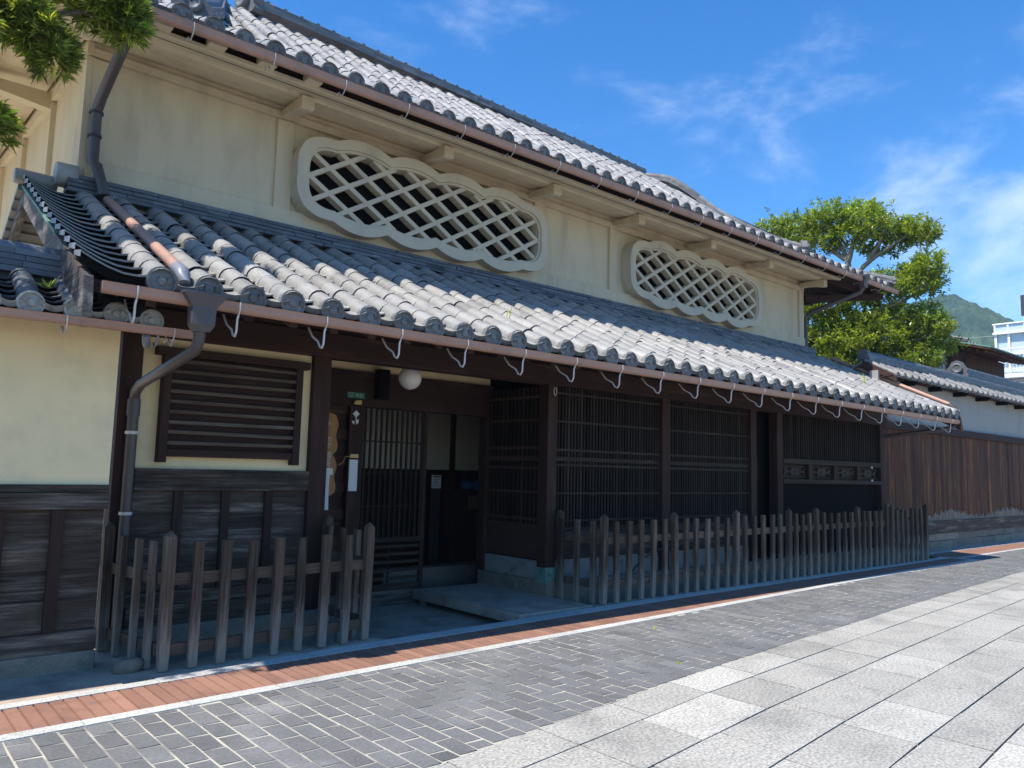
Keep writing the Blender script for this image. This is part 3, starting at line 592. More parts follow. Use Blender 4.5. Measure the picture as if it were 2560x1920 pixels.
ls_.hexa([(-.2, 8.5, 5.70), (1.56, 8.5, 5.80), (1.56, 16, 6.42), (-.2, 16, 6.32), (-.2, 8.5, 6.1), (1.56, 8.5, 6.1), (1.56, 16, 6.6), (-.2, 16, 6.6)])
ls_.hexa([(.75, 8.2, 5.62), (.93, 8.2, 5.62), (.93, 16, 6.27), (.75, 16, 6.27), (.75, 8.2, 5.78), (.93, 8.2, 5.78), (.93, 16, 6.43), (.75, 16, 6.43)])
ls_.build('side_soffit', M_plu, house)
for y in (10.3, 12.3, 14.3):
    z = 5.52 + .085 * (y - 8.5); b_ = MB(); b_.hexa([(.62, y, z + .04), (1.56, y, z - .08), (1.56, y + .16, z - .08), (.62, y + .16, z + .04), (.62, y, z + .12), (1.56, y, z + .12), (1.56, y + .16, z + .12), (.62, y + .16, z + .12)]); b_.build('eave_bracket', M_plu, house)
for x in (3.66, 5.62, 7.56, 9.44, 11.40, 13.28, 15.36):
    b_ = MB(); h = .075; zt = 5.608; prof_b = [(8.445, 5.525), (8.28, 5.52), (8.12, 5.50), (8.03, 5.475), (7.93, 5.462), (7.90, 5.475), (7.90, zt), (8.445, zt)]
    b_.face([(x - h, y, z) for y, z in prof_b]); b_.face([(x + h, y, z) for y, z in prof_b][::-1])
    for (ya, za), (yb, zb) in zip(prof_b, prof_b[1:] + prof_b[:1]): b_.face([(x - h, ya, za), (x + h, ya, za), (x + h, yb, zb), (x - h, yb, zb)])
    b_.build('eave_bracket', M_plu, house)
eg = MB(); rr = random.Random(9)                  # dark boarding and rafter feet between plaster and gutter
eg.box(-.2, 17.4, 7.75, 7.78, 5.60, 5.90); eg.box(-.2, 17.4, 7.46, 7.77, 5.735, 5.76)
eg.hexa([(-.2, 7.42, 5.68), (17.4, 7.42, 5.68), (17.4, 7.62, 5.78), (-.2, 7.62, 5.78), (-.2, 7.42, 5.70), (17.4, 7.42, 5.70), (17.4, 7.62, 5.80), (-.2, 7.62, 5.80)])
eg.build('eave_boarding', M_wdx, upper_roof)
x = 1.9
while x < 3.9:
    p_ = MB(); p_.box(x, x + .17, 7.50, 7.64, 5.60, 5.70); p_.build('rafter_foot', M_plu, house); x += .52
# right overhang: dark timber under the hipped end
ro = MB()
ro.hexa([(15.47, 7.6, 5.66), (17.35, 7.6, 5.66), (17.35, 15.5, 5.66), (15.47, 15.5, 6.2), (15.47, 7.6, 5.70), (17.35, 7.6, 5.70), (17.35, 15.5, 5.70), (15.47, 15.5, 6.24)])
ro.beam((15.5, 8.46, 5.30), (17.3, 7.60, 5.52), .10, .14); ro.beam((15.48, 10.5, 5.2), (17.2, 10.5, 5.45), .12, .16); ro.beam((17.0, 7.6, 5.6), (17.0, 15, 5.6), .12, .14)
ro.beam((15.47, 12.4, 5.0), (17.3, 12.4, 5.45), .12, .16)
for i in range(14):
    y = 7.9 + i * .45; ro.beam((15.47, y, 5.62), (17.3, y, 5.60), .06, .08)
ro.build('side_eave_timbers', M_wdx, house)

# cartouche windows
def cartouche(cx, cz, hw, hh, nl):
    """outline with scalloped lobes: cusps on a rounded rectangle, arcs bulging out"""
    ex_ = hw - hh * .92; cus = []
    for i in range(nl): cus.append((-ex_ + 2 * ex_ * i / (nl - 1), hh * .90))
    cus.append((hw * .985, 0.0))
    for i in range(nl): cus.append((ex_ - 2 * ex_ * i / (nl - 1), -hh * .90))
    cus.append((-hw * .985, 0.0)); o = []; n = len(cus)
    for i in range(n):
        a, b = cus[i], cus[(i + 1) % n]; dx, dz = b[0] - a[0], b[1] - a[1]; ln = math.hypot(dx, dz)
        nx, nz_ = -dz / ln, dx / ln
        if nx * (a[0] + b[0]) + nz_ * (a[1] + b[1]) < 0: nx, nz_ = -nx, -nz_
        sg = hh * .17 if abs(dz) < .05 else hh * .37
        for k in range(10):
            t = k / 10; q = sg * (1 - (2 * t - 1) ** 2); o.append((a[0] + dx * t + nx * q, a[1] + dz * t + nz_ * q))
    return [(cx + p, cz + q) for p, q in o]
def inside_clip(poly, p, d):
    """parameter interval of the line p + t d inside the polygon"""
    ts = []; n = len(poly)
    for i in range(n):
        (xa, za), (xb, zb) = poly[i], poly[(i + 1) % n]; ex2, ez2 = xb - xa, zb - za; den = d[0] * ez2 - d[1] * ex2
        if abs(den) < 1e-9: continue
        t = ((xa - p[0]) * ez2 - (za - p[1]) * ex2) / den; u = ((xa - p[0]) * d[1] - (za - p[1]) * d[0]) / den
        if 0 <= u < 1: ts.append(t)
    ts.sort(); return (ts[0], ts[-1]) if len(ts) >= 2 else None
def cart_window(cx, cz, hw, hh, nl, stepx, drop):
    lx = lambda z: z
    o = cartouche(cx, cz, hw, hh, nl); i1 = cartouche(cx, cz, hw - .13, hh - .125, nl); i2 = cartouche(cx, cz, hw - .165, hh - .155, nl)
    sh = lambda ps: [(x, z - drop * (x - cx)) for x, z in ps]
    o, i1, i2 = sh(o), sh(i1), sh(i2); fr = MB(); y0, y1, n = 8.27, 8.50, len(o)
    for a in range(n):
        b = (a + 1) % n; A, B, A1, B1, A2, B2 = o[a], o[b], i1[a], i1[b], i2[a], i2[b]
        fr.face([(A[0], y0, A[1]), (B[0], y0, B[1]), (B1[0], y0, B1[1]), (A1[0], y0, A1[1])])
        fr.face([(A[0], y0, A[1]), (A[0], y1, A[1]), (B[0], y1, B[1]), (B[0], y0, B[1])])
        fr.face([(A1[0], y0, A1[1]), (B1[0], y0, B1[1]), (B1[0], y0 + .03, B1[1]), (A1[0], y0 + .03, A1[1])])
        fr.face([(A1[0], y0 + .03, A1[1]), (B1[0], y0 + .03, B1[1]), (B2[0], y0 + .03, B2[1]), (A2[0], y0 + .03, A2[1])])
        fr.face([(A2[0], y0 + .03, A2[1]), (B2[0], y0 + .03, B2[1]), (B2[0], 8.485, B2[1]), (A2[0], 8.485, A2[1])])
    win = fr.build('lattice_window', M_plw, house)
    lt = MB(); poly = i2
    for sgn in (1, -1):
        d = Vector((stepx, sgn * stepx * .60)).normalized(); nrm = Vector((-d.y, d.x)); bw = .028
        k = -30
        while k <= 30:
            p = (cx + k * stepx + stepx * .5, cz - drop * k * stepx); cl_ = inside_clip(poly, p, (d.x, d.y))
            if cl_:
                t0, t1 = cl_[0] - .02, cl_[1] + .02; a = Vector(p) + d * t0; b = Vector(p) + d * t1
                yy = 8.315 if sgn > 0 else 8.318
                c4 = [a - nrm * bw, b - nrm * bw, b + nrm * bw, a + nrm * bw]
                lt.hexa([(q.x, yy, q.y) for q in c4] + [(q.x, yy + .115, q.y) for q in c4])
            k += 1
    lt.build('lattice', M_plw, win)
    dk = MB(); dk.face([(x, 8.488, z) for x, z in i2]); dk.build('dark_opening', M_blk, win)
    return win
cart_window(5.74, 4.875, 2.02, .555, 5, .52, .004)
cart_window(11.58, 4.865, 2.00, .545, 5, .52, .010)

# ------------------------------------------------------------------ ground floor of the house
def part(name, mt, parent, *boxes, bevel=0.0, tint=0.5):
    b = MB()
    for q in boxes: b.box(*q, tint)
    return b.build(name, mt, parent, bevel)
for x0, x1, z0 in ((1.72, 1.89, 0.0), (3.455, 3.64, -.16), (6.60, 6.765, .16), (8.83, 9.00, .16), (11.08, 11.24, .10), (11.86, 12.03, .10), (15.67, 15.83, 0.0)):
    p_ = MB(); p_.box(x0, x1, 6.99, 7.15, z0, 2.62, .5 + rr.gauss(0, .2)); po = p_.build('post', M_wdz, house, .006)
    if 6.5 < x0 < 6.7: part('copper_shoe', M_verd, po, (x0 - .012, x1 + .012, 6.975, 7.165, .14, .325))
part('long_beam', M_wdx, house, (1.60, 16.0, 6.98, 7.16, 2.555, 2.80), bevel=.008)
part('long_beam', M_wdx, house, (1.60, 16.0, 7.03, 7.12, 2.802, 3.10))
# left bay: plaster, louvred window, plank wainscot
part('plaster_panel', M_ply, house, (1.89, 3.455, 7.06, 7.16, 1.43, 2.56))
lw = part('louver_window', M_wdx, house, (1.995, 3.40, 6.955, 7.06, 2.405, 2.475), bevel=.004)
part('bottom_rail', M_wdx, lw, (2.126, 3.264, 6.975, 7.06, 1.535, 1.60), bevel=.004)
part('side_frame', M_wdz, lw, (2.055, 2.125, 6.965, 7.058, 1.485, 2.404), bevel=.004)
part('side_frame', M_wdz, lw, (3.265, 3.335, 6.965, 7.058, 1.485, 2.404), bevel=.004)
rr = random.Random(12)
for k in range(9):
    z = 2.345 - k * .088; b_ = MB(); dz = rr.uniform(-.004, .004); x0, x1 = 2.126, 3.264
    b_.hexa([(x0, 6.975, z + dz), (x1, 6.975, z - dz), (x1, 7.03, z + .008), (x0, 7.03, z + .008), (x0, 6.978, z + .030 + dz), (x1, 6.978, z + .030 - dz), (x1, 7.03, z + .034), (x0, 7.03, z + .034)], .55 + rr.gauss(0, .22))
    b_.build('slat', M_wfx, lw)
part('backing_board', M_wdx, lw, (2.126, 3.264, 7.040, 7.058, 1.6, 2.404))
part('sill_beam', M_wpx, house, (1.89, 3.455, 6.985, 7.16, 1.245, 1.432), bevel=.006, tint=.35)
def wainscot(x0, x1, y, z0, z1, studs, rnd):
    b = MB(); z = z0; 
    while z < z1 - .02:
        h = min(rnd.uniform(.17, .24), z1 - z); xs_ = [x0] + studs + [x1]
        for xa, xb in zip(xs_, xs_[1:]):
            b.box(xa + .004, xb - .004, y + rnd.uniform(0, .006), y + .05, z + .003, z + h - .002, .5 + rnd.gauss(0, .28))
        z += h
    o = b.build('wainscot_plank', M_wpx, house)
    for x in studs: part('batten', M_wdz, o, (x - .038, x + .038, y - .035, y - .001, z0, z1), bevel=.004)
    return o
wainscot(1.89, 3.455, 7.04, .40, 1.245, [2.265, 2.675, 3.075], random.Random(2))
part('base_board', M_wpx, house, (1.89, 3.455, 7.0, 7.12, .295, .40), (1.89, 3.455, 6.96, 7.12, .13, .292), bevel=.004, tint=.8)
part('foundation', M_stone, house, (1.70, 3.66, 6.93, 7.16, -.2, .128), bevel=.006)
# entrance: back wall, lintel, sliding door
part('plaster_band', M_ply, house, (3.64, 6.72, 8.29, 8.40, 2.62, 2.80))
part('lintel', M_wdx, house, (3.64, 6.72, 8.22, 8.40, 2.20, 2.62), bevel=.006)
part('entrance_post', M_wdz, house, (4.54, 4.69, 8.20, 8.36, -.16, 2.20), bevel=.005)
part('entrance_post', M_wdz, house, (6.605, 6.74, 8.20, 8.36, -.16, 2.20), bevel=.005)
part('lintel_bracket', M_blk, house, (4.86, 5.0, 8.10, 8.22, 2.30, 2.66))
b_ = MB(); b_.box(3.64, 4.54, 8.30, 8.34, -.16, 2.2)
for k in range(7): b_.box(3.64, 4.54, 8.265, 8.298, .25 + .31 * k, .37 + .31 * k, .9)
b_.build('slatted_wall', M_wdx, house)
part('side_wall', M_wdz, house, (3.46, 3.63, 7.16, 8.4, -.16, 2.9))
dr = part('sliding_door', M_wdz, house, (4.692, 4.74, 8.225, 8.265, .02, 2.20), (5.61, 5.665, 8.225, 8.265, .02, 2.20))
b_ = MB()
for i in range(12):
    x = 4.775 + i * .0745; b_.box(x - .011, x + .011, 8.234, 8.256, .63, 2.20, .6 + R_.gauss(0, .2))
b_.build('lattice_bar', M_wlz, dr)
b_ = MB()
for z in (1.794, 1.41, 1.016): b_.box(4.74, 5.61, 8.240, 8.262, z - .009, z + .009)
b_.box(4.74, 5.61, 8.226, 8.264, .585, .64)
for z in (.53, .437, .344, .243, .15): b_.box(4.74, 5.61, 8.236, 8.258, z - .018, z + .018, .9)
b_.box(4.74, 5.61, 8.232, 8.262, .02, .085)
b_.box(5.16, 5.18, 8.2365, 8.2575, .085, .585)
b_.build('door_rail', M_wlx, dr)
part('threshold', M_wpx, house, (3.64, 5.69, 8.20, 8.36, -.16, .015), (5.69, 6.605, 8.22, 8.36, -.16, -.02), tint=.9, bevel=.004)
# return screen beside the doorway (faces the entrance)
def screen_x(name, x, y0, y1, n, zs, ztop, zlow):
    s_ = MB()
    for i in range(n):
        y = lerp(y0 + .04, y1 - .04, i / (n - 1)); s_.box(x - .014, x + .014, y - .016, y + .016, zlow, ztop, .5 + R_.gauss(0, .25))
    o = s_.build(name, M_wlz, house); r_ = MB()
    for z, h in zs: r_.box(x - .022, x + .018, y0, y1, z - h, z + h)
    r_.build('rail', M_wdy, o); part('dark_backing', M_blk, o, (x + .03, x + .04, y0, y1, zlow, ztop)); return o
screen_x('lattice_screen', 6.66, 7.16, 8.20, 13, ((2.42, .014), (2.13, .016), (1.775, .018), (1.64, .03), (1.52, .018), (1.22, .014), (.885, .016), (.80, .022)), 2.55, .79)
part('panel_board', M_wdy, house, (6.65, 6.70, 7.16, 8.20, .40, .78))
part('plaster_base', M_plb, house, (6.64, 6.70, 7.14, 8.22, .165, .385))
part('foundation', M_stone, house, (6.60, 6.74, 6.96, 8.3, -.2, .162), (6.74, 15.9, 6.96, 7.2, -.2, .15), bevel=.006)
# street side lattice screens
def screen_y(x0, x1, y, pitch, zs, ztop, zlow, seed):
    rn = random.Random(seed); s_ = MB(); n = int((x1 - x0 - .04) / pitch) + 1
    for i in range(n):
        x = x0 + .02 + (x1 - x0 - .04) * i / (n - 1); w_ = .012 if i % 4 else .016
        s_.box(x - w_, x + w_, y - .015, y + .018, zlow, ztop - rn.uniform(0, .015), .5 + rn.gauss(0, .3))
    o = s_.build('lattice_screen', M_wlz, house); r_ = MB()
    for z, h in zs: r_.box(x0, x1, y - .022, y + .022, z - h, z + h, .5 + rn.gauss(0, .15))
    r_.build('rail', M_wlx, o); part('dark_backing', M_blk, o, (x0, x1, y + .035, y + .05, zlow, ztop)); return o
RZ = ((2.47, .013), (2.115, .014), (1.757, .016), (1.645, .026), (1.568, .015), (1.215, .012), (.875, .014), (.775, .014))
screen_y(6.77, 8.825, 7.06, .056, RZ, 2.555, .765, 1)
screen_y(9.005, 11.075, 7.06, .056, RZ, 2.555, .765, 2)
screen_y(12.035, 15.665, 7.06, .075, (), 2.555, 1.79, 3)
for x0, x1 in ((6.77, 8.825), (9.005, 11.075)):
    part('panel_board', M_wpx, house, (x0, x1, 7.02, 7.12, .62, .755), (x0, x1, 7.045, 7.12, .40, .618), tint=.15)
    part('plaster_base', M_plb, house, (x0, x1, 7.05, 7.12, .15, .345), (x0, x1, 7.06, 7.12, .345, .398))
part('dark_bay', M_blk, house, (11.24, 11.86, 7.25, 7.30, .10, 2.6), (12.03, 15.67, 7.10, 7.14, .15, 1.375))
part('meter_plate', M_dmet, house, (11.46, 11.62, 7.225, 7.249, 1.42, 1.78))
# carved panels under the right hand lattice
cr = part('carved_rail', M_wlx, house, (12.03, 15.66, 6.98, 7.10, 1.71, 1.80), (12.03, 15.66, 6.98, 7.10, 1.375, 1.45), bevel=.004)
for i in range(4):
    x0 = 12.10 + i * .90; x1 = x0 + .78; xc = (x0 + x1) / 2; b_ = MB()
    b_.box(x0, x1, 7.075, 7.10, 1.45, 1.71, .2)
    b_.box(x0, x1, 7.04, 7.074, 1.66, 1.68, .6); b_.box(x0, x1, 7.04, 7.074, 1.48, 1.50, .6)
    b_.prism([(xc - .13, 1.52), (xc + .13, 1.52), (xc + .15, 1.58), (xc + .12, 1.645), (xc - .12, 1.645), (xc - .15, 1.58)], 7.035, 7.073, 1.3)
    b_.lathe((xc, 7.03, 1.58), [(.03, 0), (.028, .004), (.005, .005)], 'y', 10, 0)
    for sg in (-1, 1):
        b_.prism([(xc + sg * .14, 1.565), (xc + sg * .27, 1.56), (xc + sg * .345, 1.515), (xc + sg * .36, 1.535), (xc + sg * .32, 1.58), (xc + sg * .36, 1.63), (xc + sg * .34, 1.645), (xc + sg * .27, 1.60), (xc + sg * .14, 1.595)], 7.04, 7.073, 1.2)
    b_.build('carved_panel', M_wlx, cr)
    if i: part('divider', M_wdz, cr, (x0 - .12, x0, 6.99, 7.099, 1.451, 1.709))
part('metal_clip', M_hook, cr, (15.22, 15.28, 6.972, 6.979, 1.69, 1.72), (15.22, 15.28, 6.972, 6.979, 1.44, 1.47))
# inside of the house
part('interior_wall', M_int, house, (5.0, 11.0, 10.80, 10.90, 1.46, 3.2))
part('interior_post', M_wred, house, (7.905, 7.985, 10.74, 10.80, -.16, 3.0))
part('interior_dado', M_wdz, house, (5.0, 11.0, 10.79, 10.90, -.2, 1.455))
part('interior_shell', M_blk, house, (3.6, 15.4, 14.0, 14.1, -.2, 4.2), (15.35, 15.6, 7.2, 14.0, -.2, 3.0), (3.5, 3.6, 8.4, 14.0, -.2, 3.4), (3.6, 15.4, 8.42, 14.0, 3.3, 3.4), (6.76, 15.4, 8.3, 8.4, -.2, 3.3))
part('interior_floor', M_conc, house, (3.6, 15.4, 8.38, 14.0, -.3, -.17))
part('stone_step', M_stone, house, (5.7, 8.6, 9.2, 9.5, -.17, .10), bevel=.01)

# ------------------------------------------------------------------ plaster wall on the left
aw = thing('boundary_wall', (-2, 6.5, 0), 'yellow plaster wall with plank base and little tiled roof at the left corner', 'wall')
part('plaster_panel', M_ply, aw, (-7, 1.555, 6.40, 6.60, 1.30, 2.56))
part('beam', M_wpx, aw, (-7, 1.555, 6.365, 6.60, 1.255, 1.31), (-7, 1.555, 6.35, 6.60, 1.135, 1.253), bevel=.005, tint=.3)
b_ = MB(); rn = random.Random(17); st = [1.235 - .36 * i for i in range(22)]; z = .275
while z < 1.13:
    h = min(rn.uniform(.17, .25), 1.135 - z); xs_ = [-7.0] + st[::-1] + [1.545]
    for xa, xb in zip(xs_, xs_[1:]): b_.box(xa, xb - .004, 6.40 + rn.uniform(0, .007), 6.5, z + .003, z + h, .5 + rn.gauss(0, .28))
    z += h
wp = b_.build('plank', M_wpx, aw)
for x in st: part('batten', M_wdz, wp, (x - .04, x + .04, 6.362, 6.398, .275, 1.134), bevel=.004)
part('base_board', M_wpx, aw, (-7, 1.55, 6.375, 6.6, .128, .272), bevel=.006, tint=.9)
part('foundation', M_stone, aw, (-7, 1.545, 6.36, 6.6, -.25, .126), bevel=.008)
part('wall_plate', M_wdx, aw, (-7, 1.60, 6.12, 6.6, 2.50, 2.56))
ar = MB(); rr = random.Random(77)
prof = [(5.98, 2.535), (6.48, 2.80)]
tile_roof(ar, -6.9, 1.65, 35, prof, r=0.074, seg=.25, pan=.10, rnd=rr)
prof2 = [(6.98, 2.535), (6.53, 2.80)]
ar.hexa([(-7, 6.5, 2.76), (1.5, 6.5, 2.76), (1.5, 7.05, 2.50), (-7, 7.05, 2.50), (-7, 6.5, 2.82), (1.5, 6.5, 2.82), (1.5, 7.05, 2.56), (-7, 7.05, 2.56)])
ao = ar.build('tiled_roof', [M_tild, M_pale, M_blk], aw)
rg = MB(); ridge(rg, [(-7, 6.52, 2.80), (1.16, 6.52, 2.80)], .24, 4, .045, .065, rr, .29, False); rg.build('ridge_tiles', M_tild, ao)
part('eave_boarding', M_wdx, aw, (-7, 1.7, 6.0, 6.5, 2.485, 2.508))
gutter('wall_gutter', M_copp, -7, 1.98, 5.955, lambda x: 2.395 + .006 * x, .034, aw, [1.10, 1.80], .05, 6.1)
b_ = MB(); b_.tube([(1.62, 5.97, 2.40), (1.63, 6.0, 2.37), (1.66, 6.09, 2.345)], .028, 8); b_.tube([(1.70, 5.96, 2.41), (1.70, 5.98, 2.35), (1.70, 6.03, 2.33), (1.70, 6.07, 2.36)], .008, 6); b_.build('gutter_outlet', M_pvc, aw)

# ------------------------------------------------------------------ picket fences
fr_ = random.Random(41)
def picket(par, x, y, z0, z1, w_, d_, name='picket', pointed=False):
    b = MB(); lx, ly = fr_.gauss(0, .006), fr_.gauss(0, .006); taper = fr_.uniform(.82, .98); h = w_ / 2; k = d_ / 2; t = .5 + fr_.gauss(0, .25); zm = z0 + .28
    lv = [(z0, taper * .92), (z0 + .02, taper), (zm, 1.0), (z1 - .006, 1.0), (z1, .9)]
    rows = []
    for z, q in lv:
        u = (z - z0) / (z1 - z0); cx, cy = x + lx * u, y + ly * u
        rows.append([(cx - h * q, cy - k * q, z), (cx + h * q, cy - k * q, z), (cx + h * q, cy + k * q, z), (cx - h * q, cy + k * q, z)])
    if pointed:
        rows[-1] = [(x + lx - h, y + ly - k, z1 - .004), (x + lx + h, y + ly - k, z1 - .004), (x + lx + h, y + ly + k, z1 - .004), (x + lx - h, y + ly + k, z1 - .004)]; rows[-2] = [(p[0], p[1], z1 - .05) for p in rows[-1]]
        tip = (x + lx, y + ly, z1 + .042)
    b.grid(rows, t, False, True); b.face(rows[0][::-1], t)
    if pointed:
        for i in range(4): b.face([rows[-1][i], rows[-1][(i + 1) % 4], tip], t)
    else: b.face(rows[-1], t)
    return b.build(name, M_wfz, par, .004)
f1 = thing('picket_fence', (2.7, 6.05, 0), 'short weathered picket fence before the louvred window, left of the doorway', 'fence', 'wooden picket fences along the house front')
fy = lambda x: 5.97 + .055 * (x - 1.9)
picket(f1, 1.90, 5.985, .003, .955, .078, .078, 'fence_post', True)
for x in (2.105, 2.315, 2.53, 2.747, 2.955, 3.172, 3.385): picket(f1, x, fy(x) - .005, .003, .91 + fr_.uniform(-.012, .014), .070, .05)
picket(f1, 3.605, 6.10, .003, .965, .075, .075, 'fence_post', True)
for y in (6.36, 6.62, 6.88): picket(f1, 3.64, y, -.16, .92, .046, .068)
picket(f1, 3.66, 7.10 - .14, -.16, .985, .075, .075, 'fence_post', True)
for y in (6.14, 6.37, 6.64): picket(f1, lerp(1.84, 1.74, (y - 6.1) / .6), y, .003, .91, .046, .068)
picket(f1, 1.715, 6.885, .003, .965, .075, .075, 'fence_post', True)
for z in (.64, .135):
    b = MB(); b.beam((1.9, 6.02, z), (3.6, 6.115, z), .030, .084); b.build('rail', M_wfx, f1)
    b = MB(); b.beam((3.62, 6.12, z + .01), (3.64, 6.98, z + .01), .030, .084); b.build('rail', M_wfx, f1)
    b = MB(); b.beam((1.905, 6.0, z), (1.735, 6.9, z), .030, .084); b.build('rail', M_wfx, f1)
f2 = thing('picket_fence', (11.1, 6.17, 0), 'long weathered picket fence in front of the dark lattice screens', 'fence', 'wooden picket fences along the house front')
talls = (6.736, 8.053, 9.382, 10.751, 11.573, 12.93, 14.191, 15.639)
for x in talls: picket(f2, x, 6.17, .003, .975 + .003 * (x - 6.7), .078, .072, 'fence_post', True)
for a, b in zip(talls, talls[1:]):
    n = round((b - a) / .215)
    for i in range(1, n): x = lerp(a, b, i / n); picket(f2, x + fr_.uniform(-.008, .008), 6.165, .003, .925 + .003 * (x - 6.7) + fr_.uniform(-.012, .012), .068, .046)
for y in (6.30, 6.56, 6.82): picket(f2, 6.70, y, -.16 if y > 6.3 else .003, .93, .046, .068)
picket(f2, 6.79, 7.02 - .09, -.16, .985, .072, .072, 'fence_post', True)
for y in (6.42, 6.68): picket(f2, 15.64, y, -.16, .95, .046, .068)
picket(f2, 15.64, 6.9, -.16, 1.0, .072, .072, 'fence_post', True)
for z, dz in ((.705, 0), (.205, 0)):
    for a, b_x in zip((6.73, 8.053, 10.751, 12.93), (8.053, 10.751, 12.93, 15.66)):
        b = MB(); b.beam((a, 6.205, z + .003 * (a - 6.7)), (b_x - .003, 6.205, z + .003 * (b_x - 6.7)), .030, .082, tint=.6 + fr_.gauss(0, .2)); b.build('rail', M_wfx, f2)
    b = MB(); b.beam((6.735, 6.20, z), (6.76, 6.93, z), .030, .084); b.build('rail', M_wfx, f2)
    b = MB(); b.beam((15.655, 6.20, z + .03), (15.655, 6.90, z + .03), .030, .084); b.build('rail', M_wfx, f2)
b = MB(); b.tube([(7.6, 6.75, .0), (8.3, 6.9, .35), (9.6, 6.95, .72)], .012, 6); tag(b.build('prop_rod', M_dmet), 'thin dark rod leaning behind the long picket fence', 'rod')

# ------------------------------------------------------------------ stone deck, stone, lamp, signs
b = MB(); b.box(5.50, 6.595, 6.19, 8.19, -.105, .002)
b.box(5.53, 5.60, 6.3, 6.36, -.164, -.105); b.box(5.53, 5.60, 8.0, 8.08, -.164, -.105); b.box(6.4, 6.5, 6.3, 6.4, -.164, -.105); b.box(6.4, 6.5, 8.0, 8.08, -.164, -.105)
tag(b.build('entrance_slab', M_conc, None, .008), 'flat grey stone slab bridging to the open doorway', 'slab')
b = MB(); rn = random.Random(4); rows = []
for q, z in ((.06, -.01), (.085, .02), (.08, .06), (.05, .085)):
    rows.append([(1.70 + q * 1.3 * math.cos(a) * (1 + .12 * math.sin(3 * a + z * 30)) + .2 * z, 6.12 + q * .8 * math.sin(a) * (1 + .1 * math.cos(2 * a)), z) for a in [2 * math.pi * i / 11 for i in range(11)]])
b.grid(rows, .4, True, True); b.face(rows[-1], .4); tag(b.build('loose_stone', M_stone), 'small dark stone at the foot of the left fence corner', 'stone')

lamp = thing('globe_lamp', (4.96, 7.60, 2.52), 'round white glass globe lamp hanging under the eave beside the doorway beam', 'lamp')
b = MB(); pr = []
for i in range(13):
    a = math.pi * i / 12; pr.append((max(.002, .135 * math.sin(a)), -.135 * math.cos(a)))
b.lathe((4.96, 7.60, 2.52), pr, 'z', 28); b.build('globe', M_glob, lamp)
b = MB(); b.lathe((4.96, 7.60, 2.64), [(.055, 0), (.062, .012), (.062, .03), (.04, .045)], 'z', 20); b.tube([(4.96, 7.6, 2.68), (4.96, 7.64, 2.72), (4.95, 8.12, 2.72)], .014, 8); b.build('lamp_arm', M_dmet, lamp)
b = MB(); b.lathe((4.80, 7.45, 2.655), [(.07, 0), (.075, .02), (.06, .05), (.02, .06)], 'z', 16); tag(b.build('ceiling_light', M_glob), 'small white dome light under the eave left of the globe lamp', 'light')

def text(name, body, size, mt, parent, x, y, z, thick=.002):
    cu = bpy.data.curves.new(name, 'FONT'); cu.body = body; cu.size = size; cu.align_x = 'CENTER'; cu.align_y = 'CENTER'; cu.extrude = thick / 2; cu.resolution_u = 3
    o = bpy.data.objects.new(name, cu); C.objects.link(o); bpy.context.view_layer.update()
    me = bpy.data.meshes.new_from_object(o.evaluated_get(bpy.context.evaluated_depsgraph_get())); bpy.data.objects.remove(o); bpy.data.curves.remove(cu)
    off = Vector((0, 0, 0)); p = parent
    while p is not None: off += p.location; p = p.parent
    for v in me.vertices: v.co = Vector((x + v.co.x, y - v.co.z, z + v.co.y)) - off
    me.materials.clear(); me.materials.append(mt); me.name = name
    n = bpy.data.objects.new(name, me); C.objects.link(n); n.parent = parent; return n
ad = thing('address_plate', (4.61, 8.2, 2.325), 'small green address plate reading 9-22 on the lintel', 'sign')
b = MB(); b.box(4.492, 4.728, 8.206, 8.216, 2.292, 2.362); b.build('plate', M_green, ad, .002)
text('lettering', '9-22', .052, M_white, ad, 4.655, 8.205, 2.326)
text('lettering', '本 町', .024, M_white, ad, 4.545, 8.205, 2.344)
text('lettering', '三丁目', .020, M_white, ad, 4.545, 8.205, 2.312)
sb = thing('signboard', (4.27, 8.2, 1.6), 'narrow orange brown wooden signboard with scalloped edge and white writing', 'sign')
ol = []; rn = random.Random(6)
for i in range(19):
    z = 1.18 + .86 * i / 18; ol.append((4.385 + .014 * math.sin(i * 1.25) - (.03 if i == 9 else 0), z))
ol += [(4.36, 2.075), (4.29, 2.10), (4.20, 2.085)]
for i in range(19):
    z = 2.04 - .86 * i / 18; ol.append((4.13 + .012 * math.sin(i * 1.4 + 1), z))
ol += [(4.17, 1.15), (4.33, 1.145)]
b = MB(); b.prism(ol, 8.21, 8.245, .5); b.build('board', M_sign, sb)
for ch, q, z in (('ト', .07, 1.967), ('の', .07, 1.79), ('で', .07, 1.72), ('國', .085, 1.605), ('皿', .075, 1.53), ('西', .075, 1.48)): text('lettering', ch, q, M_white, sb, 4.283, 8.209, z)
b = MB(); b.box(4.255, 4.345, 8.196, 8.200, 1.385, 1.46); tag(b.build('paper_note', M_white), 'small white paper note on the lower end of the signboard', 'paper')
b = MB(); b.grid([[(4.235 + .012 * (z - 1), 8.19 - .012 * math.sin(z * 9), z), (4.305 + .012 * (z - 1), 8.19 - .012 * math.sin(z * 9), z)] for z in [.985 + .4 * i / 8 for i in range(9)]]); tag(b.build('paper_strip', M_white), 'long curling white paper strip hanging below the signboard', 'paper')
b = MB(); b.box(4.55, 4.66, 8.186, 8.197, 1.20, 1.565); tag(b.build('name_card', M_white), 'blank tall white card fixed to the post beside the lattice door', 'card')
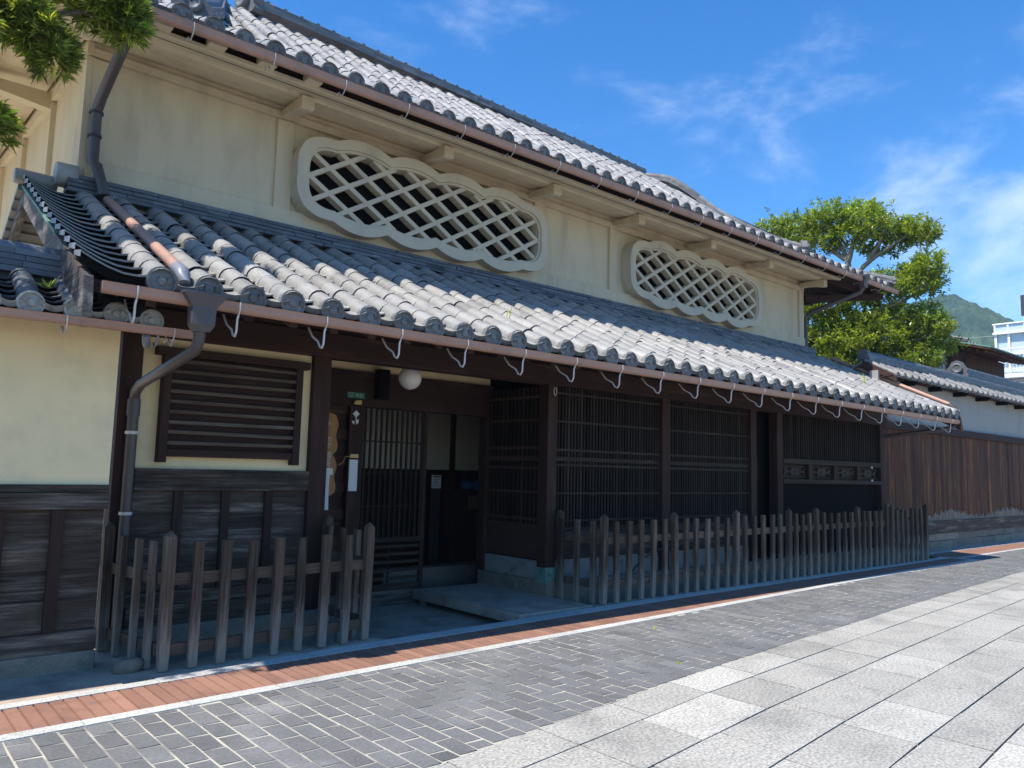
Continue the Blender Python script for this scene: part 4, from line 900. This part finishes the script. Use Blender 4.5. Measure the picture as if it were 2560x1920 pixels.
b = MB(); b.box(4.555, 4.66, 8.18, 8.198, 1.585, 1.63); b.tube([(4.56, 8.185, 1.60), (4.49, 8.18, 1.60), (4.46, 8.17, 1.53), (4.39, 8.16, 1.50)], .006, 6); tag(b.build('card_holder', M_brass), 'thin metal arm and clip above the blank white card', 'bracket')
b = MB(); b.prism([(4.565, 2.235), (4.59, 2.262), (4.665, 2.268), (4.672, 2.235), (4.66, 2.215), (4.57, 2.215)], 8.165, 8.199); tag(b.build('brass_tag', M_brass), 'little brass tag just under the green address plate', 'tag')
b = MB(); b.prism([(4.615 + .045 * math.cos(a), 2.105 + .042 * math.sin(a)) for a in (0, math.pi / 2, math.pi, 1.5 * math.pi)], 8.193, 8.199); tag(b.build('diamond_emblem', M_white), 'white diamond shaped emblem on the door post', 'emblem')
b = MB(); ar_ = [math.pi * (1.0 + i / 10) for i in range(11)]
b.prism([(4.605 + .042 * math.cos(a), 2.02 + .042 * math.sin(a)) for a in ar_ if a < 4.55] + [(4.596, 2.02)], 8.193, 8.199)
b.prism([(4.608 + .042 * math.cos(a), 2.02 + .042 * math.sin(a)) for a in ar_ if a > 4.75] + [(4.650, 2.045), (4.625, 2.03), (4.62, 2.062), (4.608, 2.062)], 8.193, 8.199)
tag(b.build('round_emblem', M_white), 'white round leaf like emblem below the diamond', 'emblem')
b = MB(); b.tube([(6.70 + .024 * math.cos(a), 6.975, 2.475 + .05 * math.sin(a)) for a in [2 * math.pi * i / 14 for i in range(15)]], .005, 6); tag(b.build('cord_ring', M_hook), 'white cord ring hung at the top of the brown lattice post', 'ring')
# things seen through the open door
ct = thing('counter', (8.2, 10.3, -.17), 'dark wooden counter inside the doorway', 'counter')
part('counter_top', M_wdx, ct, (7.4, 9.4, 10.0, 10.6, 1.10, 1.15)); part('counter_front', M_wdz, ct, (7.45, 9.35, 10.05, 10.55, -.17, 1.098))
for x, lb in ((7.86, 'left blue bag on the counter inside the doorway'), (8.08, 'right blue bag on the counter inside the doorway')):
    b = MB(); b.lathe((x, 10.25, 1.152), [(.07, 0), (.095, .03), (.09, .10), (.05, .14), (.02, .15)], 'z', 14); tag(b.build('blue_bag', M_blue), lb, 'bag', 'blue bags on the counter')
b = MB(); b.box(7.75, 8.05, 10.04, 10.049, .85, 1.05); tag(b.build('card_sheet', M_bundle), 'brown card sheet on the counter front', 'card')
po = thing('notice_sheet', (7.0, 9.9, 1.25), 'printed white notice sheet inside the door opening', 'poster')
b = MB(); b.box(6.93, 7.10, 9.90, 9.91, 1.18, 1.38); b.build('sheet', M_white, po)
b = MB()
for i in range(5): b.box(6.95, 7.07 - .02 * (i % 2), 9.896, 9.8995, 1.21 + .025 * i, 1.216 + .025 * i)
b.box(6.95, 7.08, 9.896, 9.8995, 1.345, 1.365); b.build('print', M_dmet, po)
b = MB(); b.box(6.93, 7.10, 9.911, 9.93, .0, 1.2); b.build('stand', M_dmet, po)

# ------------------------------------------------------------------ wall, houses and hill on the right
bw = thing('boundary_wall', (24, 7.2, 0), 'long wall of red brown boards and grey plaster with a tiled top', 'wall')
b = MB(); rn = random.Random(14); x = 15.95
while x < 36:
    ln = rn.uniform(1.0, 1.7); b.box(x + .006, x + ln, 7.075 + rn.uniform(0, .015), 7.3, -.25, .16 + rn.uniform(-.01, .01), .5 + rn.gauss(0, .25)); b.box(x + .3, x + ln + .29, 7.085, 7.3, .165, .315, .5 + rn.gauss(0, .25)); x += ln
b.build('stone_footing', M_stone, bw, .006)
part('sill_timber', M_wpx, bw, (15.95, 20.0, 7.06, 7.3, .32, .60), (20.01, 24.0, 7.06, 7.3, .32, .60), (24.01, 36, 7.06, 7.3, .32, .60), tint=.8, bevel=.006)
b = MB(); x = 15.95
while x < 36:
    ln = rn.uniform(.13, .24); b.box(x + .002, x + ln - .001, 7.10 + rn.uniform(0, .006), 7.3, .602, 2.52, .5 + rn.gauss(0, .28)); x += ln
bo = b.build('board_panel', M_wred, bw)
b = MB(); x = 15.95
while x < 36:
    h = .09 + .07 * math.sin(x * 1.7) + rn.uniform(0, .09); b.box(x + .003, x + .045, 7.094, 7.0985, .603, .603 + max(.02, h), .5 + rn.gauss(0, .2)); x += .05
b.build('weathered_foot', M_stone, bo)
part('beam', M_wdx, bw, (15.95, 36, 7.03, 7.3, 2.52, 2.68), bevel=.006)
part('plaster_panel', M_plg, bw, (15.95, 36, 7.12, 7.3, 2.68, 3.70))
for i in range(13):
    x = 17.0 + i * 1.42; part('bracket', M_blk, bw, (x, x + .10, 6.86, 7.12, 3.46, 3.56)); part('bracket', M_blk, bw, (x + .02, x + .08, 6.80, 6.859, 3.49, 3.56))
ar = MB(); rr = random.Random(70); tile_roof(ar, 16.05, 36.0, 61, [(6.80, 3.60), (7.42, 3.93)], r=.055, seg=.22, pan=.22, rnd=rr, sides=6)
ar.hexa([(16.0, 7.42, 3.90), (36, 7.42, 3.90), (36, 8.1, 3.55), (16.0, 8.1, 3.55), (16.0, 7.42, 3.95), (36, 7.42, 3.95), (36, 8.1, 3.60), (16.0, 8.1, 3.60)])
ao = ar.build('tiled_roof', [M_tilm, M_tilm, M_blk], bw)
part('eave_boarding', M_wdx, bw, (16.0, 36, 6.82, 7.5, 3.555, 3.575))
rg = MB(); ridge(rg, [(16.02, 7.45, 3.93), (36, 7.45, 3.93)], .26, 3, .05, .075, rr, .3, False); rg.lathe((15.98, 7.45, 4.06), [(.11, 0), (.12, .03), (.11, .10)], 'x', 14); rg.build('ridge_tiles', M_tild, ao)
b = MB(); b.hexa([(16.0, 6.78, 3.45), (16.05, 6.78, 3.45), (16.05, 7.45, 3.80), (16.0, 7.45, 3.80), (16.0, 6.78, 3.60), (16.05, 6.78, 3.60), (16.05, 7.45, 3.95), (16.0, 7.45, 3.95)]); b.build('barge_board', M_wdy, bw)

sh_ = thing('tiled_house', (31, 11, 0), 'dark timber house with a green copper eave behind the tree', 'house')
part('wall', M_wred, sh_, (30.0, 34, 10.32, 16, 3, 6.05)); part('plaster_panel', M_plg, sh_, (29.99, 30.0, 10.95, 11.4, 3, 6.1)); part('corner_post', M_wdz, sh_, (29.95, 30.02, 10.30, 10.42, 3, 6.05), (29.95, 30.02, 10.84, 10.95, 3, 6.1))
b = MB(); b.hexa([(29.4, 9.30, 6.02), (34.5, 9.30, 6.02), (34.5, 12.6, 6.95), (29.4, 12.6, 6.95), (29.4, 9.30, 6.07), (34.5, 9.30, 6.07), (34.5, 12.6, 7.0), (29.4, 12.6, 7.0)]); b.build('copper_eave', M_verd, sh_)
b = MB(); b.hexa([(29.42, 9.34, 5.96), (34.4, 9.34, 5.96), (34.4, 12.6, 6.88), (29.42, 12.6, 6.88), (29.42, 9.34, 6.01), (34.4, 9.34, 6.01), (34.4, 12.6, 6.94), (29.42, 12.6, 6.94)])
for i in range(9): b.box(29.6, 34, 9.5 + .25 * i, 9.58 + .25 * i, 5.90 + .06 * i, 5.99 + .06 * i)
b.build('eave_boarding', M_wred, sh_)
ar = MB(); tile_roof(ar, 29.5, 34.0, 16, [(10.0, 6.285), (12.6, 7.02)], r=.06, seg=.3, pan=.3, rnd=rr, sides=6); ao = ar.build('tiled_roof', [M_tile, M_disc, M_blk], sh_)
rg = MB(); ridge(rg, [(29.5, 10.02, 6.31), (29.5, 12.6, 7.05)], .2, 2, .04, .06, rr, .3, False); rg.build('verge_tiles', M_tild, ao)
part('ground_floor', M_wdz, sh_, (30.1, 34, 10.4, 16, -.2, 2.99))

wb = thing('apartment_building', (47, 14, 0), 'white building with glazed balcony and railings at the right edge', 'building')
part('wall', M_wpnt, wb, (45.4, 54, 9, 14.0, -.2, 6.9), (46.2, 54, 9, 13.95, 6.9, 9.6)); part('roof_house', M_wpnt, wb, (45.6, 54, 9, 12.85, 9.75, 10.0)); part('roof_slab', M_wpnt, wb, (44.9, 54, 9, 14.1, 9.05, 9.16), (44.9, 54, 9, 14.1, 9.55, 9.62))
part('floor_slab', M_wpnt, wb, (44.7, 54, 9, 14.2, 6.75, 7.0))
part('glazing', M_glass, wb, (45.15, 45.18, 9.0, 13.95, 7.0, 9.05), (45.15, 46.2, 13.96, 13.98, 7.0, 9.05), (44.98, 45.0, 9, 14.05, 9.17, 9.54))
b = MB()
for y in (9.1, 10.0, 10.9, 11.8, 12.65, 13.4, 14.0): b.box(45.0, 45.14, y - .05, y + .05, 7.0, 9.05); b.box(44.92, 44.98, y - .04, y + .04, 9.16, 9.55)
b.box(45.0, 45.14, 9, 14.05, 7.95, 8.05); b.build('window_frame', M_wpnt, wb)
b = MB(); y = 9.0
while y < 14.2: b.box(44.68, 44.71, y, y + .025, 7.0, 8.2); y += .16
b.box(44.65, 44.73, 9, 14.25, 8.2, 8.27); b.box(44.65, 44.73, 9, 14.25, 7.05, 7.1); b.build('balcony_railing', M_wpnt, wb)
b = MB(); y = 9.0
while y < 12.9: b.box(45.6, 45.63, y, y + .03, 10.0, 11.0); y += .15
b.box(45.55, 45.66, 9, 12.95, 11.0, 11.08); b.box(45.55, 45.7, 12.83, 12.95, 10.0, 11.0); b.build('roof_railing', M_dmet, wb)
b = MB()
for z in (6.72, 6.60, 6.48, 6.36): b.box(45.38, 45.395, 9, 13.9, z, z + .02)
b.build('tile_band', M_dmet, wb)

nb_ = thing('low_house', (30, 9.2, 0), 'low house whose ridge and end tile show above the right wall', 'house')
part('wall', M_plg, nb_, (26.6, 38, 8.4, 10.0, -.2, 4.0))
ar = MB(); tile_roof(ar, 26.4, 38, 38, [(8.0, 3.9), (9.3, 4.75)], r=.07, seg=.3, pan=.3, rnd=rr, sides=6)
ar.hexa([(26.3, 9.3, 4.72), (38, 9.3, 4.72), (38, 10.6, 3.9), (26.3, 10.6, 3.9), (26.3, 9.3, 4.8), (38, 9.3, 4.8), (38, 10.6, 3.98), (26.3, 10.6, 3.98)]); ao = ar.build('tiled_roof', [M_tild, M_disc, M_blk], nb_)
rg = MB(); ridge(rg, [(26.5, 9.3, 4.78), (38, 9.3, 4.78)], .3, 4, .055, .08, rr, .3, False); onigawara(rg, (26.35, 9.3, 4.70), (-1, -.15, 0), .5, .6); rg.build('ridge_tiles', M_tild, ao)
b = MB(); b.tube([(30, 12.4, 7.15), (37, 13.0, 7.7), (45.0, 13.95, 9.0)], .012, 5); tag(b.build('overhead_cable', M_wire), 'thin pale cable from the dark house to the white building', 'cable')

# ------------------------------------------------------------------ trees
from mathutils import noise as mnoise
def leaf(mb, p, d, ln, wd, tint, rn, bend=.25):
    """one pointed leaf, folded along the midrib"""
    up = Vector((rn.gauss(0, .4), rn.gauss(0, .4), 1)); sd_ = d.cross(up)
    if sd_.length < 1e-4: sd_ = Vector((1, 0, 0))
    sd_.normalize(); nn = sd_.cross(d); p = Vector(p)
    m_ = p + d * (ln * .5) + nn * (ln * .05); e_ = p + d * ln - nn * (ln * bend * .5) - Vector((0, 0, ln * bend * .4))
    b = len(mb.v); mb.v += [tuple(p), tuple(m_ + sd_ * wd), tuple(e_), tuple(m_ - sd_ * wd)]
    mb.f += [(b, b + 1, b + 2), (b, b + 2, b + 3)]; mb.t += [tint, tint * .92]; mb.sm += [False, False]; mb.mi += [0, 0]
def rdir(rn):
    z = rn.uniform(-1, 1); a = rn.uniform(0, 2 * math.pi); q = math.sqrt(1 - z * z); return Vector((q * math.cos(a), q * math.sin(a), z))
# needle leaved garden tree at the left: trunk behind the plaster wall, pads reaching over it
pt = thing('garden_pine', (-.7, 7.5, 0), 'pruned needle leaved tree hanging into the top left corner over the wall', 'tree')
b = MB(); b.tube(smooth([(-.7, 7.5, -.2), (-.62, 7.45, 1.6), (-.75, 7.35, 3.0), (-.45, 7.25, 4.1), (-.2, 7.15, 4.75)]), [.17 - .0055 * i for i in range(13)], 10); b.build('trunk', M_bark, pt)
limbs = [[(-.2, 7.15, 4.75), (.3, 7.05, 4.95), (.72, 6.95, 5.03), (.90, 6.9, 5.00), (1.05, 6.88, 5.04), (1.25, 6.85, 5.12), (1.5, 6.8, 5.12)],
         [(.92, 6.9, 5.0), (.97, 6.9, 5.08), (.94, 6.9, 5.16), (1.0, 6.9, 5.26)],
         [(-.3, 7.2, 4.4), (.2, 6.95, 4.55), (.6, 6.85, 4.72), (.9, 6.78, 4.66), (1.0, 6.75, 4.55)],
         [(-.5, 7.3, 3.7), (0, 7.1, 3.85), (.4, 7.0, 3.95), (.72, 6.9, 3.93)], [(-.3, 7.2, 4.4), (-.1, 6.7, 4.5), (.2, 6.3, 4.4)]]
b = MB()
for l in limbs:
    q = smooth(l); b.tube(q, [.040 * (1 - .7 * i / len(q)) for i in range(len(q))], 7)
b.build('limb', M_bark, pt)
pads = [(.72, 6.95, 5.40, .22, 46), (.95, 6.9, 5.36, .22, 70), (1.15, 6.88, 5.38, .24, 80), (1.36, 6.85, 5.34, .24, 95), (1.46, 6.82, 5.25, .19, 80), (1.52, 6.80, 5.15, .14, 56), (1.42, 6.85, 5.12, .17, 60), (1.27, 6.86, 5.15, .14, 40), (1.52, 6.8, 5.02, .12, 34), (.83, 6.92, 5.24, .14, 26),
        (.55, 6.85, 5.06, .20, 60), (.70, 6.82, 4.95, .20, 75), (.82, 6.80, 4.84, .19, 75), (.92, 6.78, 4.73, .17, 70), (1.0, 6.76, 4.64, .14, 55), (.68, 6.84, 4.78, .14, 40), (1.0, 6.75, 4.54, .09, 20), (.66, 6.9, 3.95, .14, 50), (.60, 6.9, 4.05, .13, 40),
        (.1, 6.9, 4.8, .28, 60), (-.2, 7.0, 4.3, .3, 50), (.2, 7, 3.95, .24, 40), (.25, 6.8, 4.55, .2, 40), (-.2, 6.3, 4.7, .3, 50), (-.4, 6.2, 4.2, .3, 50), (.3, 6.3, 4.45, .24, 44), (.1, 6.0, 4.0, .24, 40)]
b = MB(); rn = random.Random(101)
for (cx, cy, cz, R, nt) in pads:
    for _ in range(int(nt * 0.95)):
        o = rdir(rn) * (R * rn.uniform(.35, 1.0) ** .5); o.z = o.z * .62; c = Vector((cx, cy, cz)) + o
        ax = (Vector((o.x, o.y, o.z * 1.3 + R * .45)).normalized() + rdir(rn) * .35).normalized(); tb = .20 + .60 * rn.random() * (1 if o.z > 0 else .5)  # upper tufts lighter, lower ones darker: sun and shade put into the tint
        new = rn.random() < (.35 if o.z > R * .15 else .06)  # some tufts get a lighter tint, more often near the pad top
        for k in range(17):
            dd = (ax * rn.uniform(.35, 1.1) + rdir(rn) * .62).normalized()
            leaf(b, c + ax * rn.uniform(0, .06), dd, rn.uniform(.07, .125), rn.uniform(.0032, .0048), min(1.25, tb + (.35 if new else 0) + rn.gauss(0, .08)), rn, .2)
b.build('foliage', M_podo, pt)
# broad leaved tree behind the right wall
bt = thing('broadleaf_tree', (22.2, 10.6, 0), 'glossy broad leaved tree with layered branches behind the right end of the roof', 'tree')
b = MB(); q = smooth([(22.4, 10.7, -.2), (22.3, 10.6, 2.2), (22.2, 10.9, 4.2), (22.1, 10.5, 5.6), (22.2, 10.9, 6.9), (22.0, 10.6, 7.7), (22.0, 10.9, 8.5)]); b.tube(q, [.26 - .012 * i for i in range(len(q))], 10); b.build('trunk', M_barkp, bt)
b = MB()
for l in [[(22.1, 10.6, 7.3), (22.0, 9.9, 7.75), (21.8, 9.2, 8.0), (21.8, 8.7, 8.25)], [(22, 10.7, 7.9), (21.9, 11.4, 8.5), (21.8, 12.1, 8.8), (21.8, 12.8, 9.0)], [(22, 10.6, 7.8), (21.9, 10.3, 8.5), (21.8, 9.8, 8.9)], [(22.1, 10.6, 5.9), (21.8, 9.7, 6.2), (21.8, 9.0, 6.35), (21.7, 8.3, 6.75)],
          [(22.2, 10.8, 5.0), (21.8, 10.0, 5.1), (21.8, 9.0, 5.2), (21.8, 8.3, 5.3)], [(22.1, 10.8, 6.5), (21.9, 11.4, 6.4), (21.9, 12.2, 6.3)], [(22, 10.8, 8.2), (22, 11.2, 8.8), (21.9, 11.0, 9.1)], [(22.2, 10.9, 4.4), (21.9, 10.2, 4.3), (21.8, 9.2, 4.5)], [(22, 10.0, 7.75), (21.8, 9.6, 8.1), (21.8, 9.4, 8.5)]]:
    q = smooth(l); b.tube(q, [.085 * (1 - .75 * i / len(q)) for i in range(len(q))], 7)
b.build('limb', M_barkp, bt)
cl = [(12.75, 9.05, .50), (12.15, 9.0, .55), (11.5, 9.1, .55), (11.0, 9.15, .55), (10.4, 9.1, .55), (9.9, 8.85, .50), (12.0, 8.5, .42), (11.3, 8.35, .40), (10.6, 8.5, .45), (9.6, 8.45, .45), (9.2, 8.35, .48), (8.75, 8.3, .48), (8.5, 8.15, .36), (10.0, 8.1, .35), (9.4, 7.95, .30),
      (8.35, 7.0, .40), (8.7, 6.9, .45), (9.1, 6.8, .45), (9.6, 6.9, .42), (8.5, 6.6, .40), (9.0, 7.3, .28), (8.3, 7.35, .26), (10.1, 6.6, .45), (9.6, 6.4, .42), (10.6, 6.9, .45), (11.2, 6.5, .5), (11.9, 6.4, .5), (12.4, 6.9, .5),
      (10.9, 6.0, .5), (10.3, 5.9, .48), (9.7, 5.7, .45), (9.1, 5.7, .45), (8.6, 5.8, .42), (8.3, 5.5, .42), (8.35, 5.1, .40), (8.9, 5.2, .48), (9.5, 5.2, .5), (10.1, 5.2, .5), (10.8, 5.2, .52), (11.5, 5.6, .52), (11.3, 4.8, .5), (12.2, 5.5, .55), (8.5, 4.6, .4), (9.2, 4.6, .48), (10.0, 4.6, .5), (10.7, 4.5, .5), (9.0, 4.1, .5), (10.2, 4.0, .55)]
b = MB(); rn = random.Random(55)
for (y, z, R) in cl:
    xx = 22.0 + rn.uniform(-.5, .5); n = int((105 if z > 7.8 else 135) * (R / .45) ** 2)
    for _ in range(n):
        rq = R * rn.uniform(.2, 1.0) ** .45; rq *= rn.uniform(1.1, 1.5) if rn.random() < .13 else 1.0; o = rdir(rn) * rq; o.x *= 1.3; o.z *= .8; c = Vector((xx, y, z)) + o
        ax = (Vector((o.x, o.y, abs(o.z) + R * .5)).normalized() + rdir(rn) * .4).normalized(); tb = .22 + .62 * rn.random() * (1.15 if o.z > 0 else .5)  # lower half of each clump darker: shade put into the leaf tint
        for k in range(8):
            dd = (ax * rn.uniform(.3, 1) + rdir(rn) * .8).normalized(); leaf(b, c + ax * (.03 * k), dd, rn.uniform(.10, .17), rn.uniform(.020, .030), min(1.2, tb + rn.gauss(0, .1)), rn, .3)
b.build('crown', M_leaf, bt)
# wooded hill far off
HT = [(-420, 30), (-200, 70), (-90, 112), (-29.3, 123), (-13.3, 126.5), (-4.4, 128.3), (1, 128.8), (8.2, 126), (14.8, 121.6), (20.9, 117.9), (30.9, 111.6), (37.7, 107.3), (80, 86), (180, 62), (420, 25)]
hv, hu = Vector((.94059, .33953)), Vector((.33953, -.94059)); g = MB(); rows = []; us = []
u = -260.0
while u < 300: us.append(u); u += 1.5 if -60 < u < 90 else 9
vs = [400 + 7 * i for i in range(18)] + [526 + 2.2 * i for i in range(38)] + [612, 625, 645, 680, 740]
for v in vs:
    row = []
    for u in us:
        H = interp(HT, u); k = 1 - max(0, (600 - v)) / 205 if v <= 600 else 1 - (v - 600) / 150
        z = H * max(0.0, k) ** .82; p = Vector((u, v, 0))
        z += (mnoise.noise(p * .022) * 7 * min(1, max(0, (600 - v) / 60)) + (abs(mnoise.noise(p * .16)) * 4.2 + abs(mnoise.noise(p * .33 + Vector((9, 3, 1)))) * 2.6 - 2.2)) * (1 if v < 640 else .3)
        q = hv * v + hu * u; row.append((q.x, q.y, max(z, -.3)))
    rows.append(row)
g.grid(rows, .5, False); hm = g.build('wooded_hill', M_hill); struct(hm)
for i, p in enumerate(hm.data.polygons): hm.data.attributes['tint'].data[i].value = .5 + .35 * mnoise.noise(p.center * .12) + .3 * mnoise.noise(p.center * .5)
# a few weeds in the tile valleys and paving joints
wd_ = [((5.33, 6.32, ZB(6.32) + .02), .26, 'thin dry weed sprouting between the lower roof tiles near the middle', 4), ((14.0, 6.5, ZB(6.5) + .02), .34, 'thin dry weed sprouting between the lower roof tiles near the right end', 4),
       ((6.15, 4.95, 0), .035, 'small weed in a paving joint opposite the stone deck', 14), ((5.2, 3.95, 0), .03, 'small weed in a paving joint near the granite slabs', 12), ((1.0, 6.08, 2.66), .09, 'small weed growing on the left wall roof', 12)]
for (x, y, z), h, lb, n in wd_:
    b = MB(); rn = random.Random(int(x * 100))
    for _ in range(n):
        dd = (Vector((0, 0, 1.0)) + rdir(rn) * (.25 if n < 6 else .9)).normalized(); leaf(b, (x + rn.uniform(-.02, .02), y + rn.uniform(-.01, .01), z), dd, h * rn.uniform(.6, 1), .004, rn.uniform(.5, 1.2), rn, .1)
    tag(b.build('weed', M_podo), lb, 'weed')
# air between here and the hill
hz = MB(); hz.box(-60, 780, -60, 400, -1.3, 140); ho = hz.build('haze', M_white); ho['kind'] = 'stuff'
mh = bpy.data.materials.new('haze_air'); mh.use_nodes = True; t = mh.node_tree; t.nodes.clear(); o = N(t, 'ShaderNodeOutputMaterial'); pv = N(t, 'ShaderNodeVolumePrincipled')
pv.inputs['Color'].default_value = (.62, .78, 1.0, 1); pv.inputs['Density'].default_value = .00038; pv.inputs['Anisotropy'].default_value = 0.0
L(t, pv.outputs[0], o.inputs['Volume']); ho.data.materials.clear(); ho.data.materials.append(mh)
